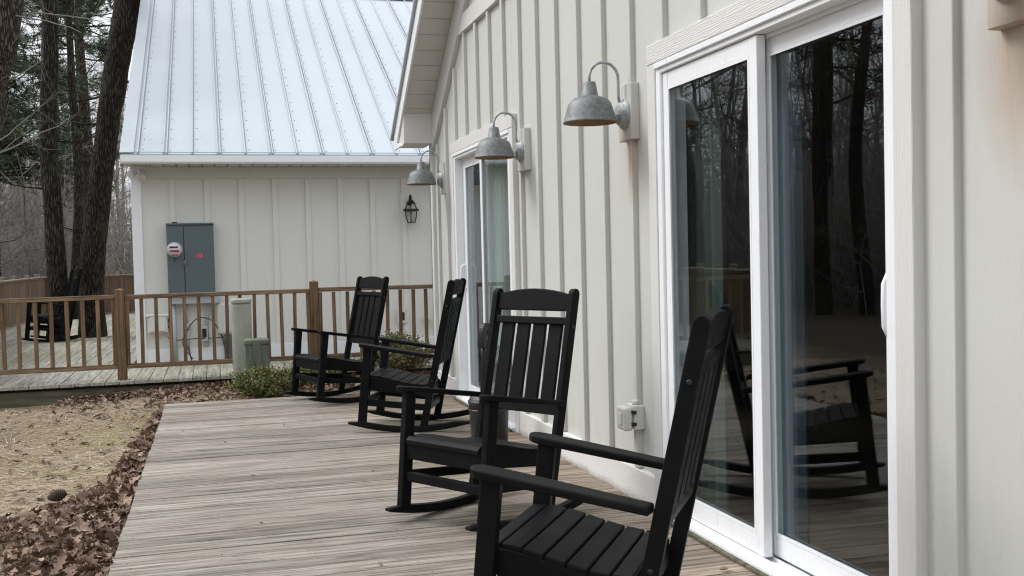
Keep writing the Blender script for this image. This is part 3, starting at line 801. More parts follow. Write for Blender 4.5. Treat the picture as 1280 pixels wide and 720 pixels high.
b = MB(); b.box(XL-.075,XRT,12.27,12.306,2.395,2.53); b.build('fascia', M['lightgrey'], BB)
b = MB()
for yz in [[(12.20,2.485),(12.20,2.415),(12.215,2.395),(12.268,2.395),(12.268,2.485),(12.262,2.485),(12.262,2.402),(12.218,2.402),(12.206,2.418),(12.206,2.485)]]:
    b.prism([(XL-.085,y_,z_) for y_,z_ in yz], (XRT-XL+.085,0,0))
b.box(XL-.086,XL-.084,12.20,12.268,2.395,2.485)
b.build('gutter', M['vinyl'], BB)
# ribbed roof: sheet, ribs, screws in one mesh
SL = .5793; YE = 12.24; ZE = 2.505
def rz_(y): return ZE+SL*(y-YE)
YRG = 17.88; nS = Vector((0,-SL,1)).normalized(); dS = Vector((0,1,SL)).normalized(); LS = (YRG-YE)/dS.y
b = MB()
b.prism([(-3.04,YE,rz_(YE)-.03),(-3.04,YRG,rz_(YRG)-.03),(-3.04,YRG,rz_(YRG)),(-3.04,YE,rz_(YE))], (XRT+3.04+.3,0,0))
b.prism([(-3.04,2*YRG-YE,rz_(YE)-.03),(-3.04,YRG+.001,rz_(YRG)-.03),(-3.04,YRG+.001,rz_(YRG)),(-3.04,2*YRG-YE,rz_(YE))], (XRT+3.04+.3,0,0))
c0 = Vector((0,(YE+YRG)/2,rz_((YE+YRG)/2)))
x = -2.864; k = 0
while x < XRT+.2:
    def rib(xc, w, h):
        pr = [(xc-w,0),(xc-w*.75,h),(xc+w*.75,h),(xc+w,0)]
        st = Vector((0,YE-.006,rz_(YE-.006)))
        b.prism([st+Vector((px,0,0))+nS*(ph-.001) for px, ph in pr], dS*(LS+.006))
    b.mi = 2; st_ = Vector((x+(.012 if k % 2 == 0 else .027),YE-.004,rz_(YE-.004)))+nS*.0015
    b.prism([st_, st_+Vector((.007,0,0)), st_+Vector((.007,0,0))+nS*.004, st_+nS*.004], dS*(LS-.01)); b.mi = 0  # dark strip right of each rib, painted in for its shaded side
    if k % 2 == 0: rib(x,.009,.026)
    else: rib(x-.016,.008,.026); rib(x+.016,.008,.024)
    x += .2905; k += 1
b.mi = 1
x = -2.864; k = 0
while x < 1.2:
    s = .10
    while s < LS-.1:
        c = Vector((x+.055+rng.uniform(-.004,.004),YE,ZE))+dS*(s+rng.uniform(-.02,.02)); b.obox(c+nS*.002, (.0058,0,0), dS*.0058, nS*.003); s += .30
    x += .2905; k += 1
b.build('metal_roof', [M['roof'],M['screw'],M['ribshade']], BB)
b = MB(); st = Vector((-3.05,YE-.004,rz_(YE)-.0))
b.prism([st+nS*.012, st+Vector((.145,0,0))+nS*.012, st+Vector((.145,0,0))+nS*.018, st+nS*.018], dS*LS)
b.prism([st+nS*.018+Vector((-.004,0,0)), st+nS*-.11+Vector((-.004,0,0)), st+nS*-.11, st+nS*.018], dS*LS)
b.build('verge_trim', M['roof'], BB)
b = MB(); b.prism([(-3.06,YRG-.16,rz_(YRG-.16)+.024),(-3.06,YRG,rz_(YRG)+.034),(-3.06,YRG+.16,rz_(YRG-.16)+.024),(-3.06,YRG,rz_(YRG)+.024)], (XRT+3.4,0,0)); b.build('ridge_cap', M['roof'], BB)

# things fixed to the back wall
YF = YW-.027
t = thing('electric_cabinet', 'tall grey electric meter cabinet on the pale back wall', 'electric cabinet', (-2.34,YW,.9))
b = MB(); b.box(-2.600,-2.080,YF-.17,YF,.90,1.715); b.build('housing', M['steelgrey'], t, bevel=.004)
b = MB(); b.box(-2.408,-2.084,YF-.178,YF-.1705,.91,1.690); b.build('door', M['steelgrey'], t, bevel=.003)
b = MB(); b.box(-2.606,-2.074,YF-.19,YF+.002,1.7155,1.735); b.build('rain_cap', M['steelgrey'], t, bevel=.003)
b = MB(); b.box(-2.4165,-2.4095,YF-.173,YF-.1703,.905,1.70); b.build('door_gap', M['darkp'], t)
b = MB(); b.lathe([(.088,0),(.088,-.02),(.080,-.026),(.078,-.055),(.07,-.064),(.0,-.068)], (-2.515,YF-.1705,1.43), 32, 'Y', False); mt = b.build('meter', M['lightgrey'], t)
b = MB(); b.lathe([(.068,0),(.066,-.004),(.0,-.005)], (-2.515,YF-.2365,1.43), 32, 'Y', False); b.build('dial', M['dial'], mt)
b = MB(); b.box(-2.57,-2.475,YF-.245,YF-.241,1.45,1.468); b.box(-2.565,-2.55,YF-.245,YF-.241,1.405,1.425); b.build('display', M['darkp'], mt)
b = MB(); b.box(-2.545,-2.465,YF-.245,YF-.241,1.402,1.426); b.box(-2.548,-2.478,YF-.244,YF-.240,1.364,1.376); b.build('red_print', M['inkred'], mt)
b = MB(); b.box(-2.272,-2.205,YF-.1805,YF-.1783,1.335,1.380); b.build('warning_sticker', M['red'], t)
b = MB(); b.box(-2.264,-2.213,YF-.1815,YF-.1806,1.352,1.356); b.box(-2.264,-2.225,YF-.1815,YF-.1806,1.364,1.368); b.box(-2.264,-2.235,YF-.1815,YF-.1806,1.343,1.346); b.build('sticker_print', M['inkred'], t)
b = MB(); b.box(-2.415,-2.393,YF-.20,YF-.1785,1.27,1.31); b.tube([(-2.404,YF-.205,1.27),(-2.404,YF-.205,1.255)], .012, 8); b.build('hasp', M['galv'], t, bevel=.002)
b = MB(); b.box(-2.535,-2.475,YF-.17,YF-.15,1.735,1.75); b.box(-2.525,-2.515,YF-.176,YF-.1705,1.29,1.33); b.build('seal_tab', M['darkp'], t)
b = MB(); b.box(-2.585,-2.04,YF-.13,YF,.80,.898); b.build('gutter_box', M['lightgrey'], t, bevel=.004)
b = MB(); b.tube([(-2.56,YF-.06,.81),(-2.556,YF-.06,.10)], .032, 14); b.build('conduit', M['lightgrey'], t)
b = MB(); b.tube([(-2.41,YF-.03,.81),(-2.405,YF-.03,.58)], .009, 8); b.box(-2.445,-2.375,YF-.05,YF,.505,.57); b.tube([(-2.40,YF-.03,.51),(-2.395,YF-.03,.25)], .008, 8); b.tube([(-2.42,YF-.03,.51),(-2.418,YF-.03,.25)], .006, 8); b.build('ground_lead', M['lightgrey'], t)
b = MB(); b.tube([(-2.16,YF-.03,.80),(-2.20,YF-.03,.50)], .018, 10); b.box(-2.26,-2.18,YF-.07,YF,.35,.53); b.tube([(-2.21,YF-.03,.36),(-2.21,YF-.03,.28)], .012, 8); b.build('disconnect_box', M['lightgrey'], t, bevel=.004)
b = MB(); b.box(-2.245,-2.195,YF-.074,YF-.0702,.40,.50); b.build('switch_window', M['darkp'], t)
t = thing('telecom_box', 'white plastic service box low on the back wall left of the conduit', 'utility box', (-2.73,YW,.58))
b = MB(); b.box(-2.845,-2.625,YF-.08,YF,.475,.66); b.build('base', M['whitebox'], t, bevel=.01, segs=3)
b = MB(); b.box(-2.82,-2.65,YF-.095,YF-.0805,.49,.66); b.build('cover', M['whitebox'], t, bevel=.006)
b = MB(); b.box(-2.86,-2.61,YF-.10,YF+.0,.6605,.69); b.build('top_flange', M['whitebox'], t, bevel=.008)
b = MB(); b.box(-2.624,-2.60,YF-.06,YF-.02,.52,.55); b.box(-2.624,-2.60,YF-.06,YF-.02,.60,.63); b.build('clip', M['darkp'], t, bevel=.003)
t = thing('meter_box', 'rounded beige box on the back wall behind the tall pedestal', 'utility box', (-1.98,YW,.55))
b = MB(); b.box(-2.075,-1.88,YF-.10,YF,.42,.80); b.build('housing', M['agedbox'], t, bevel=.04, segs=4)
b = MB(); b.box(-2.00,-1.90,YF-.09,YF,.10,.41); b.build('pipe_bracket', M['steelgrey'], t, bevel=.006)
for z in (.20,.30): b = MB(); b.box(-1.985,-1.94,YF-.105,YF-.0905,z,z+.06); b.build('valve', M['darkp'], t, bevel=.004)
def arc(pts, n=24):
    """smooth curve through control points (Catmull-Rom)"""
    P = [Vector(p) for p in pts]; P = [2*P[0]-P[1]]+P+[2*P[-1]-P[-2]]; out = []
    for i in range(1, len(P)-2):
        for k in range(n):
            u = k/n; a,b_,c,d = P[i-1],P[i],P[i+1],P[i+2]
            out.append(.5*((2*b_)+(c-a)*u+(2*a-5*b_+4*c-d)*u*u+(3*b_-a-3*c+d)*u**3))
    return out+[P[-2]]
b = MB(); yc = YF-.05
b.tube(arc([(-2.63,yc,.42),(-2.58,yc-.03,.385),(-2.45,yc-.02,.38),(-2.3,yc-.03,.39),(-2.1,yc,.385),(-1.92,yc-.01,.40)],10), .006, 6)
b.tube(arc([(-2.36,yc-.02,.15),(-2.46,yc-.03,.32),(-2.43,yc-.03,.46),(-2.30,yc-.04,.62),(-2.14,yc-.04,.60),(-2.03,yc-.03,.42),(-1.99,yc-.03,.22)],10), .006, 6)
b.tube(arc([(-2.44,yc-.02,.36),(-2.40,yc-.03,.26),(-2.37,yc-.02,.12)],8), .007, 6)
o = b.build('cable', M['cable']); tag(o, 'loose black cables looping below the grey cabinet on the back wall', 'cable')
t = thing('wall_lantern', 'black carriage lantern on the back wall near the house corner', 'lantern', (.26,YW,1.86))
cx, cy = .262, YF-.12
b = MB(); b.box(cx-.11,cx+.02,YF-.002,YF+.003,1.70,2.06); b.build('mounting_plate', M['siding2'], t)
b = MB(); b.lathe([(.03,0),(.03,-.012),(.02,-.02),(.0,-.02)], (cx,YF-.003,1.95), 14, 'Y', False); b.tube(arc([(cx,YF-.02,1.95),(cx,YF-.05,2.03),(cx,cy,2.035),(cx,cy,1.99)],6), .011, 8); b.build('bracket', M['lampblack'], t)
b = MB(); b.lathe([(.0,2.015),(.014,2.01),(.014,1.985),(.03,1.975),(.045,1.955),(.05,1.94),(.075,1.935),(.0,1.93)], (cx,cy,0), 16, 'Z', False); b.build('top_cap', M['lampblack'], t)
b = MB(); b.lathe([(.088,1.872),(.098,1.865),(.098,1.850),(.088,1.843),(.070,1.85),(.070,1.868),(.088,1.872)], (cx,cy,0), 16, 'Z', False); b.build('rim', M['lampblack'], t)
b = MB()
for k in range(6):
    a = 2*math.pi*k/6+.3; ca, sa = math.cos(a), math.sin(a)
    b.tube([(cx+.05*ca,cy+.05*sa,1.94),(cx+.083*ca,cy+.083*sa,1.865)], .0055, 6); b.tube([(cx+.080*ca,cy+.080*sa,1.845),(cx+.072*ca,cy+.072*sa,1.77),(cx+.048*ca,cy+.048*sa,1.705)], .0055, 6)
b.lathe([(.0,1.702),(.052,1.702),(.052,1.712),(.0,1.712)], (cx,cy,0), 12, 'Z', False); b.build('cage', M['lampblack'], t)
b = MB(); b.lathe([(.046,1.935),(.078,1.868)], (cx,cy,0), 12, 'Z', False); b.lathe([(.076,1.843),(.069,1.77),(.046,1.714)], (cx,cy,0), 12, 'Z', False); b.build('lantern_glass', M['clearg'], t)
b = MB(); b.tube([(cx,cy,1.713),(cx,cy,1.80)], .012, 8); b.build('bulb', M['whitebox'], t)
t = thing('floodlight', 'white twin-head floodlight under the eave corner of the back building', 'floodlight', (-2.88,YW,2.36))
b = MB(); b.box(-2.92,-2.80,YF-.12,YF-.02,2.372,2.394); b.tube([(-2.83,YF-.07,2.372),(-2.825,YF-.08,2.33)], .012, 8); b.tube([(-2.90,YF-.07,2.372),(-2.92,YF-.09,2.33)], .012, 8); b.build('base', M['whitebox'], t, bevel=.004)
for c, d in (((-2.92,YF-.09,2.32),(-.6,-.7,-.35)), ((-2.82,YF-.09,2.315),(-.3,-.6,-.7))):
    d = Vector(d).normalized(); c = Vector(c); b = MB()
    b.tube([c-d*.02, c+d*.005, c+d*.05, c+d*.085], [.018,.026,.038,.044], 16); b.build('lamp_head', M['whitebox'], t)
t = thing('wall_outlet', 'white socket plate low on the back wall above the olive shrub', 'socket', (.14,YW,.55))
b = MB(); b.box(.075,.195,YF-.012,YF,.46,.645); b.build('plate', M['whitebox'], t, bevel=.004)
b = MB(); b.box(.105,.165,YF-.018,YF-.0125,.50,.60); b.build('socket_face', M['darkp'], t, bevel=.003)
t = thing('pipe_cap', 'small round white cap on the back wall beside the last baluster', 'pipe fitting', (.44,YW,.50))
b = MB(); b.lathe([(.045,0),(.045,-.02),(.038,-.026),(.034,-.07),(.028,-.078),(.0,-.08)], (.44,YF,.505), 18, 'Y', False); b.build('cap', M['whitebox'], t)
b = MB(); b.box(.425,.455,YF-.083,YF-.079,.495,.515); b.build('slot', M['lightgrey'], t)

# utility pedestals in the strip of ground before the railing
t = thing('cable_pedestal', 'tall faded green utility pedestal standing against the railing', 'pedestal', (-1.83,10.94,-.03))
b = MB(); w0, w1, d = .095, .100, .095
for z0, z1, ww in ((-.1,.845,w1),):
    n = 16; c = (-1.832,10.94)
    pts = [(c[0]+ww*math.copysign(abs(math.cos(2*math.pi*k/n))**.55, math.cos(2*math.pi*k/n)), c[1]+ww*math.copysign(abs(math.sin(2*math.pi*k/n))**.55, math.sin(2*math.pi*k/n)), z0) for k in range(n)]
    b.prism(pts, (0,0,z1-z0))
b.build('post_body', M['pedtall'], t, bevel=.004)
b = MB(); pts = [(-1.832+(x+1.832)*1.06, 10.94+(y_-10.94)*1.06, .846) for x, y_, _ in pts]; b.prism(pts, (0,0,.055)); b.build('dome_lid', M['pedtall'], t, bevel=.02, segs=4)
t = thing('utility_pedestal', 'short dark green utility pedestal beside the tall one', 'pedestal', (-1.70,10.55,-.03))
b = MB(); c = (-1.704,10.55); a0 = [(c[0]-.130,c[1]-.10,-.1),(c[0]+.130,c[1]-.10,-.1),(c[0]+.130,c[1]+.10,-.1),(c[0]-.130,c[1]+.10,-.1)]
a1 = [(c[0]-.112,c[1]-.085,.455),(c[0]+.112,c[1]-.085,.455),(c[0]+.112,c[1]+.085,.455),(c[0]-.112,c[1]+.085,.455)]
i0 = b.pts(a0); i1 = b.pts(a1); b.poly([i0+3,i0+2,i0+1,i0]); b.poly([i1,i1+1,i1+2,i1+3])
for k in range(4): b.poly([i0+k,i0+(k+1)%4,i1+(k+1)%4,i1+k])
b.build('body', M['pedlow'], t, bevel=.012, segs=3)
b = MB(); b.box(c[0]-.124,c[0]+.124,c[1]-.095,c[1]+.095,.447,.510); b.build('lid', M['pedlow'], t, bevel=.022, segs=4)
b = MB(); b.prism([(c[0]-.042,c[1]-.107,0),(c[0]+.042,c[1]-.107,0),(c[0]+.042,c[1]-.0935,.50),(c[0]-.042,c[1]-.0935,.50)], (0,.02,0)); b.build('latch_rib', M['pedlow'], t, bevel=.004)

# ------------------------------------------------------------------ vegetation tools
def segs_mesh(S, sides=3):
    """S: (n,8) p0 r0 p1 r1 -> prisms"""
    S = np.asarray(S, float); p0 = S[:,0:3]; r0_ = S[:,3:4]; p1 = S[:,4:7]; r1_ = S[:,7:8]
    d = p1-p0; d /= np.maximum(np.linalg.norm(d,axis=1,keepdims=True),1e-9)
    ref = np.where(np.abs(d[:,2:3])<.9, np.array([[0,0,1.]]), np.array([[1.,0,0]]))
    u = np.cross(d, ref); u /= np.linalg.norm(u,axis=1,keepdims=True); w = np.cross(d,u)
    V = []
    for (p, r_) in ((p0,r0_),(p1,r1_)):
        for k in range(sides):
            a = 2*math.pi*k/sides; V.append(p+(u*math.cos(a)+w*math.sin(a))*r_)
    V = np.stack(V,1); n = len(S); base = (np.arange(n)*2*sides)[:,None]
    F_ = [np.concatenate([base+k, base+(k+1)%sides, base+sides+(k+1)%sides, base+sides+k],1) for k in range(sides)]
    return V.reshape(-1,3), np.concatenate(F_,0)
def grow(rg, p, d, L, r, lev, maxlev, S, up=.15, spread=.7, wob=.25, nseg=5, kids=(3,5), minr=.004):
    step = L/nseg; pts = [(p.copy(), r)]
    for i in range(nseg):
        d = (d+Vector((rg.gauss(0,wob),rg.gauss(0,wob),rg.gauss(0,wob)+up))*.4).normalized()
        q = p+d*step; r2 = max(minr*.5, r*(1-(i+1)/nseg*.72))
        r1_ = max(minr*.5, r*(1-i/nseg*.72))
        S.append((*p, r1_, *q, r2)); p = q; pts.append((p.copy(), r2))
    if lev < maxlev:
        for k in range(rg.randint(*kids)):
            f = rg.uniform(.25,1); i = min(nseg, int(f*nseg)); b0, rb = pts[i]
            side = Vector((rg.gauss(0,1),rg.gauss(0,1),rg.gauss(0,.5))).normalized()
            nd = (d*(1-spread)+side*spread).normalized()
            grow(rg, b0.copy(), nd, L*rg.uniform(.4,.65), max(minr, rb*.62), lev+1, maxlev, S, up, spread, wob, max(3,nseg-1), kids, minr)
def bare_template(seed, h, r, branchy=1.0, first=.3):
    rg = random.Random(seed); S = []; p = Vector((0,0,-.2)); d = Vector((rg.gauss(0,.04),rg.gauss(0,.04),1)).normalized(); n = 11; pts = []
    for i in range(n):
        d = (d+Vector((rg.gauss(0,.05),rg.gauss(0,.05),.08))).normalized(); q = p+d*(h/n)
        a, c = r*(1-i/n*.85), r*(1-(i+1)/n*.85)
        S.append((*p, a, *q, c)); p = q
        if i/n > first*.6:
            for k in range(int(rg.randint(1,3)*branchy)):
                side = Vector((rg.gauss(0,1),rg.gauss(0,1),.35)).normalized()
                grow(rg, p.copy(), side, h*rg.uniform(.14,.30)*(1.15-i/n*.6), c*.5, 1, 3, S, .16, .72, .3, 5, (2,4), .007)
    return np.array(S)
TPL = [bare_template(s, h, r) for s, h, r in ((1,11,.10),(2,13,.14),(3,9,.07),(4,14,.16),(5,8,.055),(6,12,.11))]
BRUSH = []
for s in range(3):
    rg = random.Random(50+s); S = []
    for k in range(9): grow(rg, Vector((rg.gauss(0,.25),rg.gauss(0,.25),0)), Vector((rg.gauss(0,.5),rg.gauss(0,.5),1)).normalized(), rg.uniform(1.2,2.4), .012, 1, 3, S, .1, .6, .3, 5, (2,4), .005)
    BRUSH.append(np.array(S))
def place(T, x, y, z, s, a):
    c, sn = math.cos(a), math.sin(a); Q = T.copy()
    for o_ in (0,4):
        X, Y_ = T[:,o_]*s, T[:,o_+1]*s
        Q[:,o_] = X*c-Y_*sn+x; Q[:,o_+1] = X*sn+Y_*c+y; Q[:,o_+2] = T[:,o_+2]*s+z
    Q[:,3] *= s; Q[:,7] *= s
    return Q
rg = random.Random(3); parts = []
def inview(x, y): return -8 < (x+2.08+.183*y) < 3.0 and y > 26
for k in range(330):
    y = 65+110*rg.random()**1.2; x = -2.08-.183*y+rg.uniform(-7,9)
    parts.append(place(TPL[rg.randrange(6)], x, y, gz(x,y)-.3, rg.uniform(.75,1.25), rg.uniform(0,6.28)))
for k in range(14):
    y = rg.uniform(29,46); x = -2.08-.183*y+rg.uniform(-4,5)
    parts.append(place(TPL[rg.choice((0,2,4))], x, y, gz(x,y)-.3, rg.uniform(.6,1.0), rg.uniform(0,6.28)))
for k in range(260):
    y = rg.uniform(27,90); x = -2.08-.183*y+rg.uniform(-5,6)
    parts.append(place(BRUSH[rg.randrange(3)], x, y, gz(x,y)-.05, rg.uniform(.9,1.9), rg.uniform(0,6.28)))
for k in range(60):                               # unseen trees beside and behind the camera, added to screen sky from the wall
    x = rg.uniform(-32,-10); y = rg.uniform(-22,9)
    parts.append(place(TPL[rg.randrange(6)], x, y, gz(x,y)-.1, rg.uniform(.9,1.5), rg.uniform(0,6.28)))
for k in range(150):                              # the woods beyond the yard, mirrored in the glass
    y = rg.uniform(26,100); x = 2.18-y*rg.uniform(.40,.80)
    if x > -11: continue
    parts.append(place(TPL[rg.randrange(6)], x, y, gz(x,y), rg.uniform(.8,1.4), rg.uniform(0,6.28)))
for k in range(620):
    y = rg.uniform(12,70); x = 2.18-y*rg.uniform(.40,.80)
    if x > -10.5: continue
    parts.append(place(BRUSH[rg.randrange(3)], x, y, gz(x,y)-.05, rg.uniform(.9,2.1), rg.uniform(0,6.28)))
V, Fq = segs_mesh(np.concatenate(parts), 3)
o = mesh_np('far_woods', V, Fq, M['bare']); tag(o, 'grey bare winter woods beyond the fences', 'woods', kind='stuff')

def tufts(rg, centres, n, L=.20, w=.009, spread=1.0):
    """needle bursts: n blades per centre"""
    C_ = np.repeat(np.asarray(centres), n, 0); N = len(C_)
    D = nr.normal(0,1,(N,3)); D[:,2] = D[:,2]*.7+.25; D /= np.linalg.norm(D,axis=1,keepdims=True)
    S_ = np.cross(D, nr.normal(0,1,(N,3))); S_ /= np.linalg.norm(S_,axis=1,keepdims=True)
    l = L*nr.uniform(.6,1.15,(N,1)); V = np.stack([C_-S_*w, C_+S_*w, C_+D*l],1).reshape(-1,3)
    return V, np.arange(N*3).reshape(-1,3)
def trunk(b, ps, rs, amp=.10, n=22):
    """tapered bark trunk, finely ringed"""
    P_ = arc(ps, 14); m = len(P_); R_ = np.interp(np.linspace(0,1,m), np.linspace(0,1,len(rs)), rs)
    sd_ = rng.uniform(0,50)
    b.tube(P_, list(R_), n, True, lambda p, a, i: 1+amp*noise.noise((p.x*5+sd_, p.y*5, p.z*1.6))+.05*noise.noise((p.x*16, p.y*16, p.z*4+sd_)))
    return P_, R_
def pine(base, ps, rs, crown, label, group, seed, bark='barkp', nb=26, tuft=9, blen=(1.0,2.4), L=.22, w=.011, stubs=0, barebr=0):
    """pine_tree > trunk, branches, crown; crown=(z low, z high)"""
    rg = random.Random(seed); t = thing('pine_tree', label, 'tree', base, 0, group)
    b = MB(); P_, R_ = trunk(b, ps, rs)
    b.build('trunk', M[bark], t)
    S = []; tips = []
    def at(z):
        for p, q in zip(P_, P_[1:]):
            if p.z <= z <= q.z: return p+(q-p)*((z-p.z)/(q.z-p.z+1e-9))
        return P_[-1]
    for k in range(nb):
        z = rg.uniform(*crown); p = at(z); a = rg.uniform(0,6.283); f = (z-crown[0])/(crown[1]-crown[0])
        d = Vector((math.cos(a), math.sin(a), rg.uniform(-.15,.35))); S2 = []
        grow(rg, p.copy(), d.normalized(), rg.uniform(*blen)*(1.1-.6*f), .03, 1, 3, S2, .10, .6, .28, 5, (2,4), .006)
        S += S2
        for s in S2:
            if s[7] < .012:
                for q in range(2 if tuft > 6 else 1): tips.append([s[4]+rg.gauss(0,.05), s[5]+rg.gauss(0,.05), s[6]+rg.gauss(0,.05)])
    for k in range(stubs):
        z = rg.uniform(.8, crown[0]+2); p = at(z); a = rg.uniform(0,6.283)
        grow(rg, p.copy(), Vector((math.cos(a),math.sin(a),rg.uniform(-.3,.3))).normalized(), rg.uniform(.3,.9), .018, 2, 3, S, .0, .6, .3, 4, (1,2), .005)
    for k in range(barebr):
        z = rg.uniform(2.6, 5.5); p = at(z); a = rg.uniform(-1.2,1.2)
        grow(rg, p.copy(), Vector((math.cos(a),math.sin(a)*.7,rg.uniform(-.1,.4))).normalized(), rg.uniform(.7,1.5), .014, 1, 3, S, -.03, .65, .35, 6, (2,3), .003)
    if S:
        V, Fq = segs_mesh(S, 4); mesh_np('crown_branches', V, Fq, M['barel'] if barebr else M[bark], t)  # branches and stubs, all pieces in one mesh
    if tips and tuft:
        V, Fq = tufts(rg, tips, tuft, L, w); mesh_np('crown', V, Fq, M['needle'], t)
    return t
G1 = 'pines growing up through the raised deck'
pine((-4.50,17.62,.1), [(-4.50,17.62,-.1),(-4.47,17.65,.6),(-4.49,17.66,2),(-4.53,17.68,3.2),(-4.46,17.7,4.6),(-4.42,17.7,6),(-4.4,17.7,9),(-4.4,17.7,13)], [.185,.155,.140,.132,.126,.122,.11,.06], (7.5,13), 'straight dark trunk beside the distant rocking chair, left of the pair', G1, 21, 'barkd', 26, 6, stubs=10)
pine((-4.03,18.0,.1), [(-4.03,18.0,-.1),(-4.02,18.0,.6),(-3.95,18.0,1.6),(-3.80,18.0,2.7),(-3.66,18.0,3.6),(-3.50,18.0,4.5),(-3.30,18.0,5.6),(-3.0,18,8),(-2.9,18,12)], [.235,.200,.190,.180,.185,.195,.200,.15,.08], (8,12), 'thick dark trunk leaning right beside the metal roof', G1, 22, 'barkd', 22, 6, stubs=5)
pine((-5.24,15.0,-.1), [(-5.25,15,-.3),(-5.19,15,1.2),(-5.08,15,2.3),(-4.93,15,3.0),(-4.82,15,3.7),(-4.68,15,4.2),(-4.58,15,4.8),(-4.3,15,6.5),(-4.2,15,9)], [.24,.21,.195,.19,.19,.19,.185,.15,.1], (6.6,9), 'leaning bark trunk cut off by the left edge of the picture', G1, 23, 'barkp', 10, 0, barebr=6)
G2 = 'pines standing behind the raised deck'
pine((-4.95,24.0,-.1), [(-4.98,24,-.3),(-4.93,24,1.2),(-4.82,24,3),(-4.86,24,4.4),(-4.9,24,5.3),(-4.9,24,9)], [.14,.125,.11,.095,.08,.03], (3.3,9), 'thin grey trunk seen between the two dark trunks', G2, 24, 'barkd', 18, 5, (.8,1.9))
for i, (x, y, h, zc, lb) in enumerate([(-7.7,30,7.2,3.2,'pine with low needle sprays behind the left part of the fence'),(-5.9,35,15,3.6,'pine whose green crown fills the gap between trunks, behind the fence'),(-8.55,33,7.4,3.4,'pine at the far left edge behind the fence corner'),(-5.2,29,14,4.0,'pine rising just left of the metal roof behind the leaning trunk'),(-7.6,42,17,5.0,'tallest distant pine behind the woods at left')]):
    g0 = gz(x,y); pine((x,y,g0), [(x,y,g0-.2),(x+.05,y,g0+h*.3),(x-.08,y,g0+h*.6),(x,y,g0+h)], [.16,.13,.09,.03], (zc,h-.4), lb, G2, 60+i, 'barkp', 30, 8, (1.2,2.9), .25, .012)
G3 = 'pines across the yard mirrored in the near sliding door'
for i, (x, y, h, zc, rr_, lb) in enumerate([(-9.7,18.5,15,4.5,.17,'straight pine mirrored in the near glass door, left of two'),(-10.4,18.0,15,4.0,.15,'curved pine mirrored in the near glass door, right of two'),(-14,14.5,14,3,.13,'pine with low branches mirrored at the right of the near door'),(-13.5,24,15,3.2,.14,'distant pine mirrored beside the door stile'),(-9.0,25.5,15,3.5,.14,'leafy pine mirrored in the left pane of the near door'),(-17,21,16,2.5,.15,'farthest pine mirrored between the two trunks')]):
    g0 = gz(x,y); cv = .25 if i == 1 else .05
    pine((x,y,g0), [(x,y,g0-.2),(x+cv,y,g0+h*.22),(x-cv,y+.1,g0+h*.5),(x,y,g0+h)], [rr_,rr_*.85,rr_*.6,.03], (zc,h-.4), lb, G3, 80+i, 'barkd', 24, 5, (1.2,3.0), .26, .015)

# ------------------------------------------------------------------ shrubs
def leaf_cards(rg_, pts, size, n):
    C_ = np.repeat(np.asarray(pts), n, 0)+nr.normal(0,size*.8,(len(pts)*n,3)); N = len(C_)
    D = nr.normal(0,1,(N,3)); D[:,2] = np.abs(D[:,2])*.8+.1; D /= np.linalg.norm(D,axis=1,keepdims=True)
    S_ = np.cross(D, nr.normal(0,1,(N,3))); S_ /= np.linalg.norm(S_,axis=1,keepdims=True)
    l = size*nr.uniform(.7,1.3,(N,1)); w = l*.27
    V = np.stack([C_, C_+D*l*.5+S_*w, C_+D*l, C_+D*l*.5-S_*w],1).reshape(-1,3)
    return V, np.arange(N*4).reshape(-1,4)
def shrub(loc, rx, ry, h, mat, label, seed, n=34, leaf=.028, per=7, stem=.25, low=.30):
    rg_ = random.Random(seed); t = thing('shrub', label, 'shrub', loc)
    S = []; base = Vector(loc)
    for k in range(n):
        a = rg_.uniform(0,6.283); f = rg_.uniform(.1,1)**.6
        tgt = base+Vector((rx*f*math.cos(a), ry*f*math.sin(a), h*(.55+.45*math.sqrt(max(0,1-f*f)))*rg_.uniform(.75,1.08)))
        st = base+Vector((rg_.gauss(0,rx*stem*.4), rg_.gauss(0,ry*stem*.4), 0)); d = (tgt-st)
        grow(rg_, st, d.normalized(), d.length, .006, 1, 3, S, .0, .5, .22, 5, (3,5), .0022)
    V, Fq = segs_mesh(S, 3); mesh_np('stem', V, Fq, M['twig'], t)
    pts = [(s[4],s[5],s[6]) for s in S if loc[2]+h*low < s[6] < loc[2]+h*1.28 and s[7] < .004]
    V, Fq = leaf_cards(rg_, pts, leaf, per); mesh_np('foliage', V, Fq, M[mat], t)
    return t
shrub((-1.66,10.20,-.04), .235, .20, .21, 'shrub', 'low green shrub on the leaf litter in front of the short pedestal', 1, 40, .026, 7)
shrub((-.27,10.62,-.03), .25, .22, .40, 'shrubo', 'upright olive brown shrub with bare stems between two chairs', 2, 44, .028, 11, low=.52)
shrub((-1.12,10.62,-.03), .26, .18, .17, 'shrub', 'low sparse shrub behind the end rocking chair', 3, 26, .024, 4)

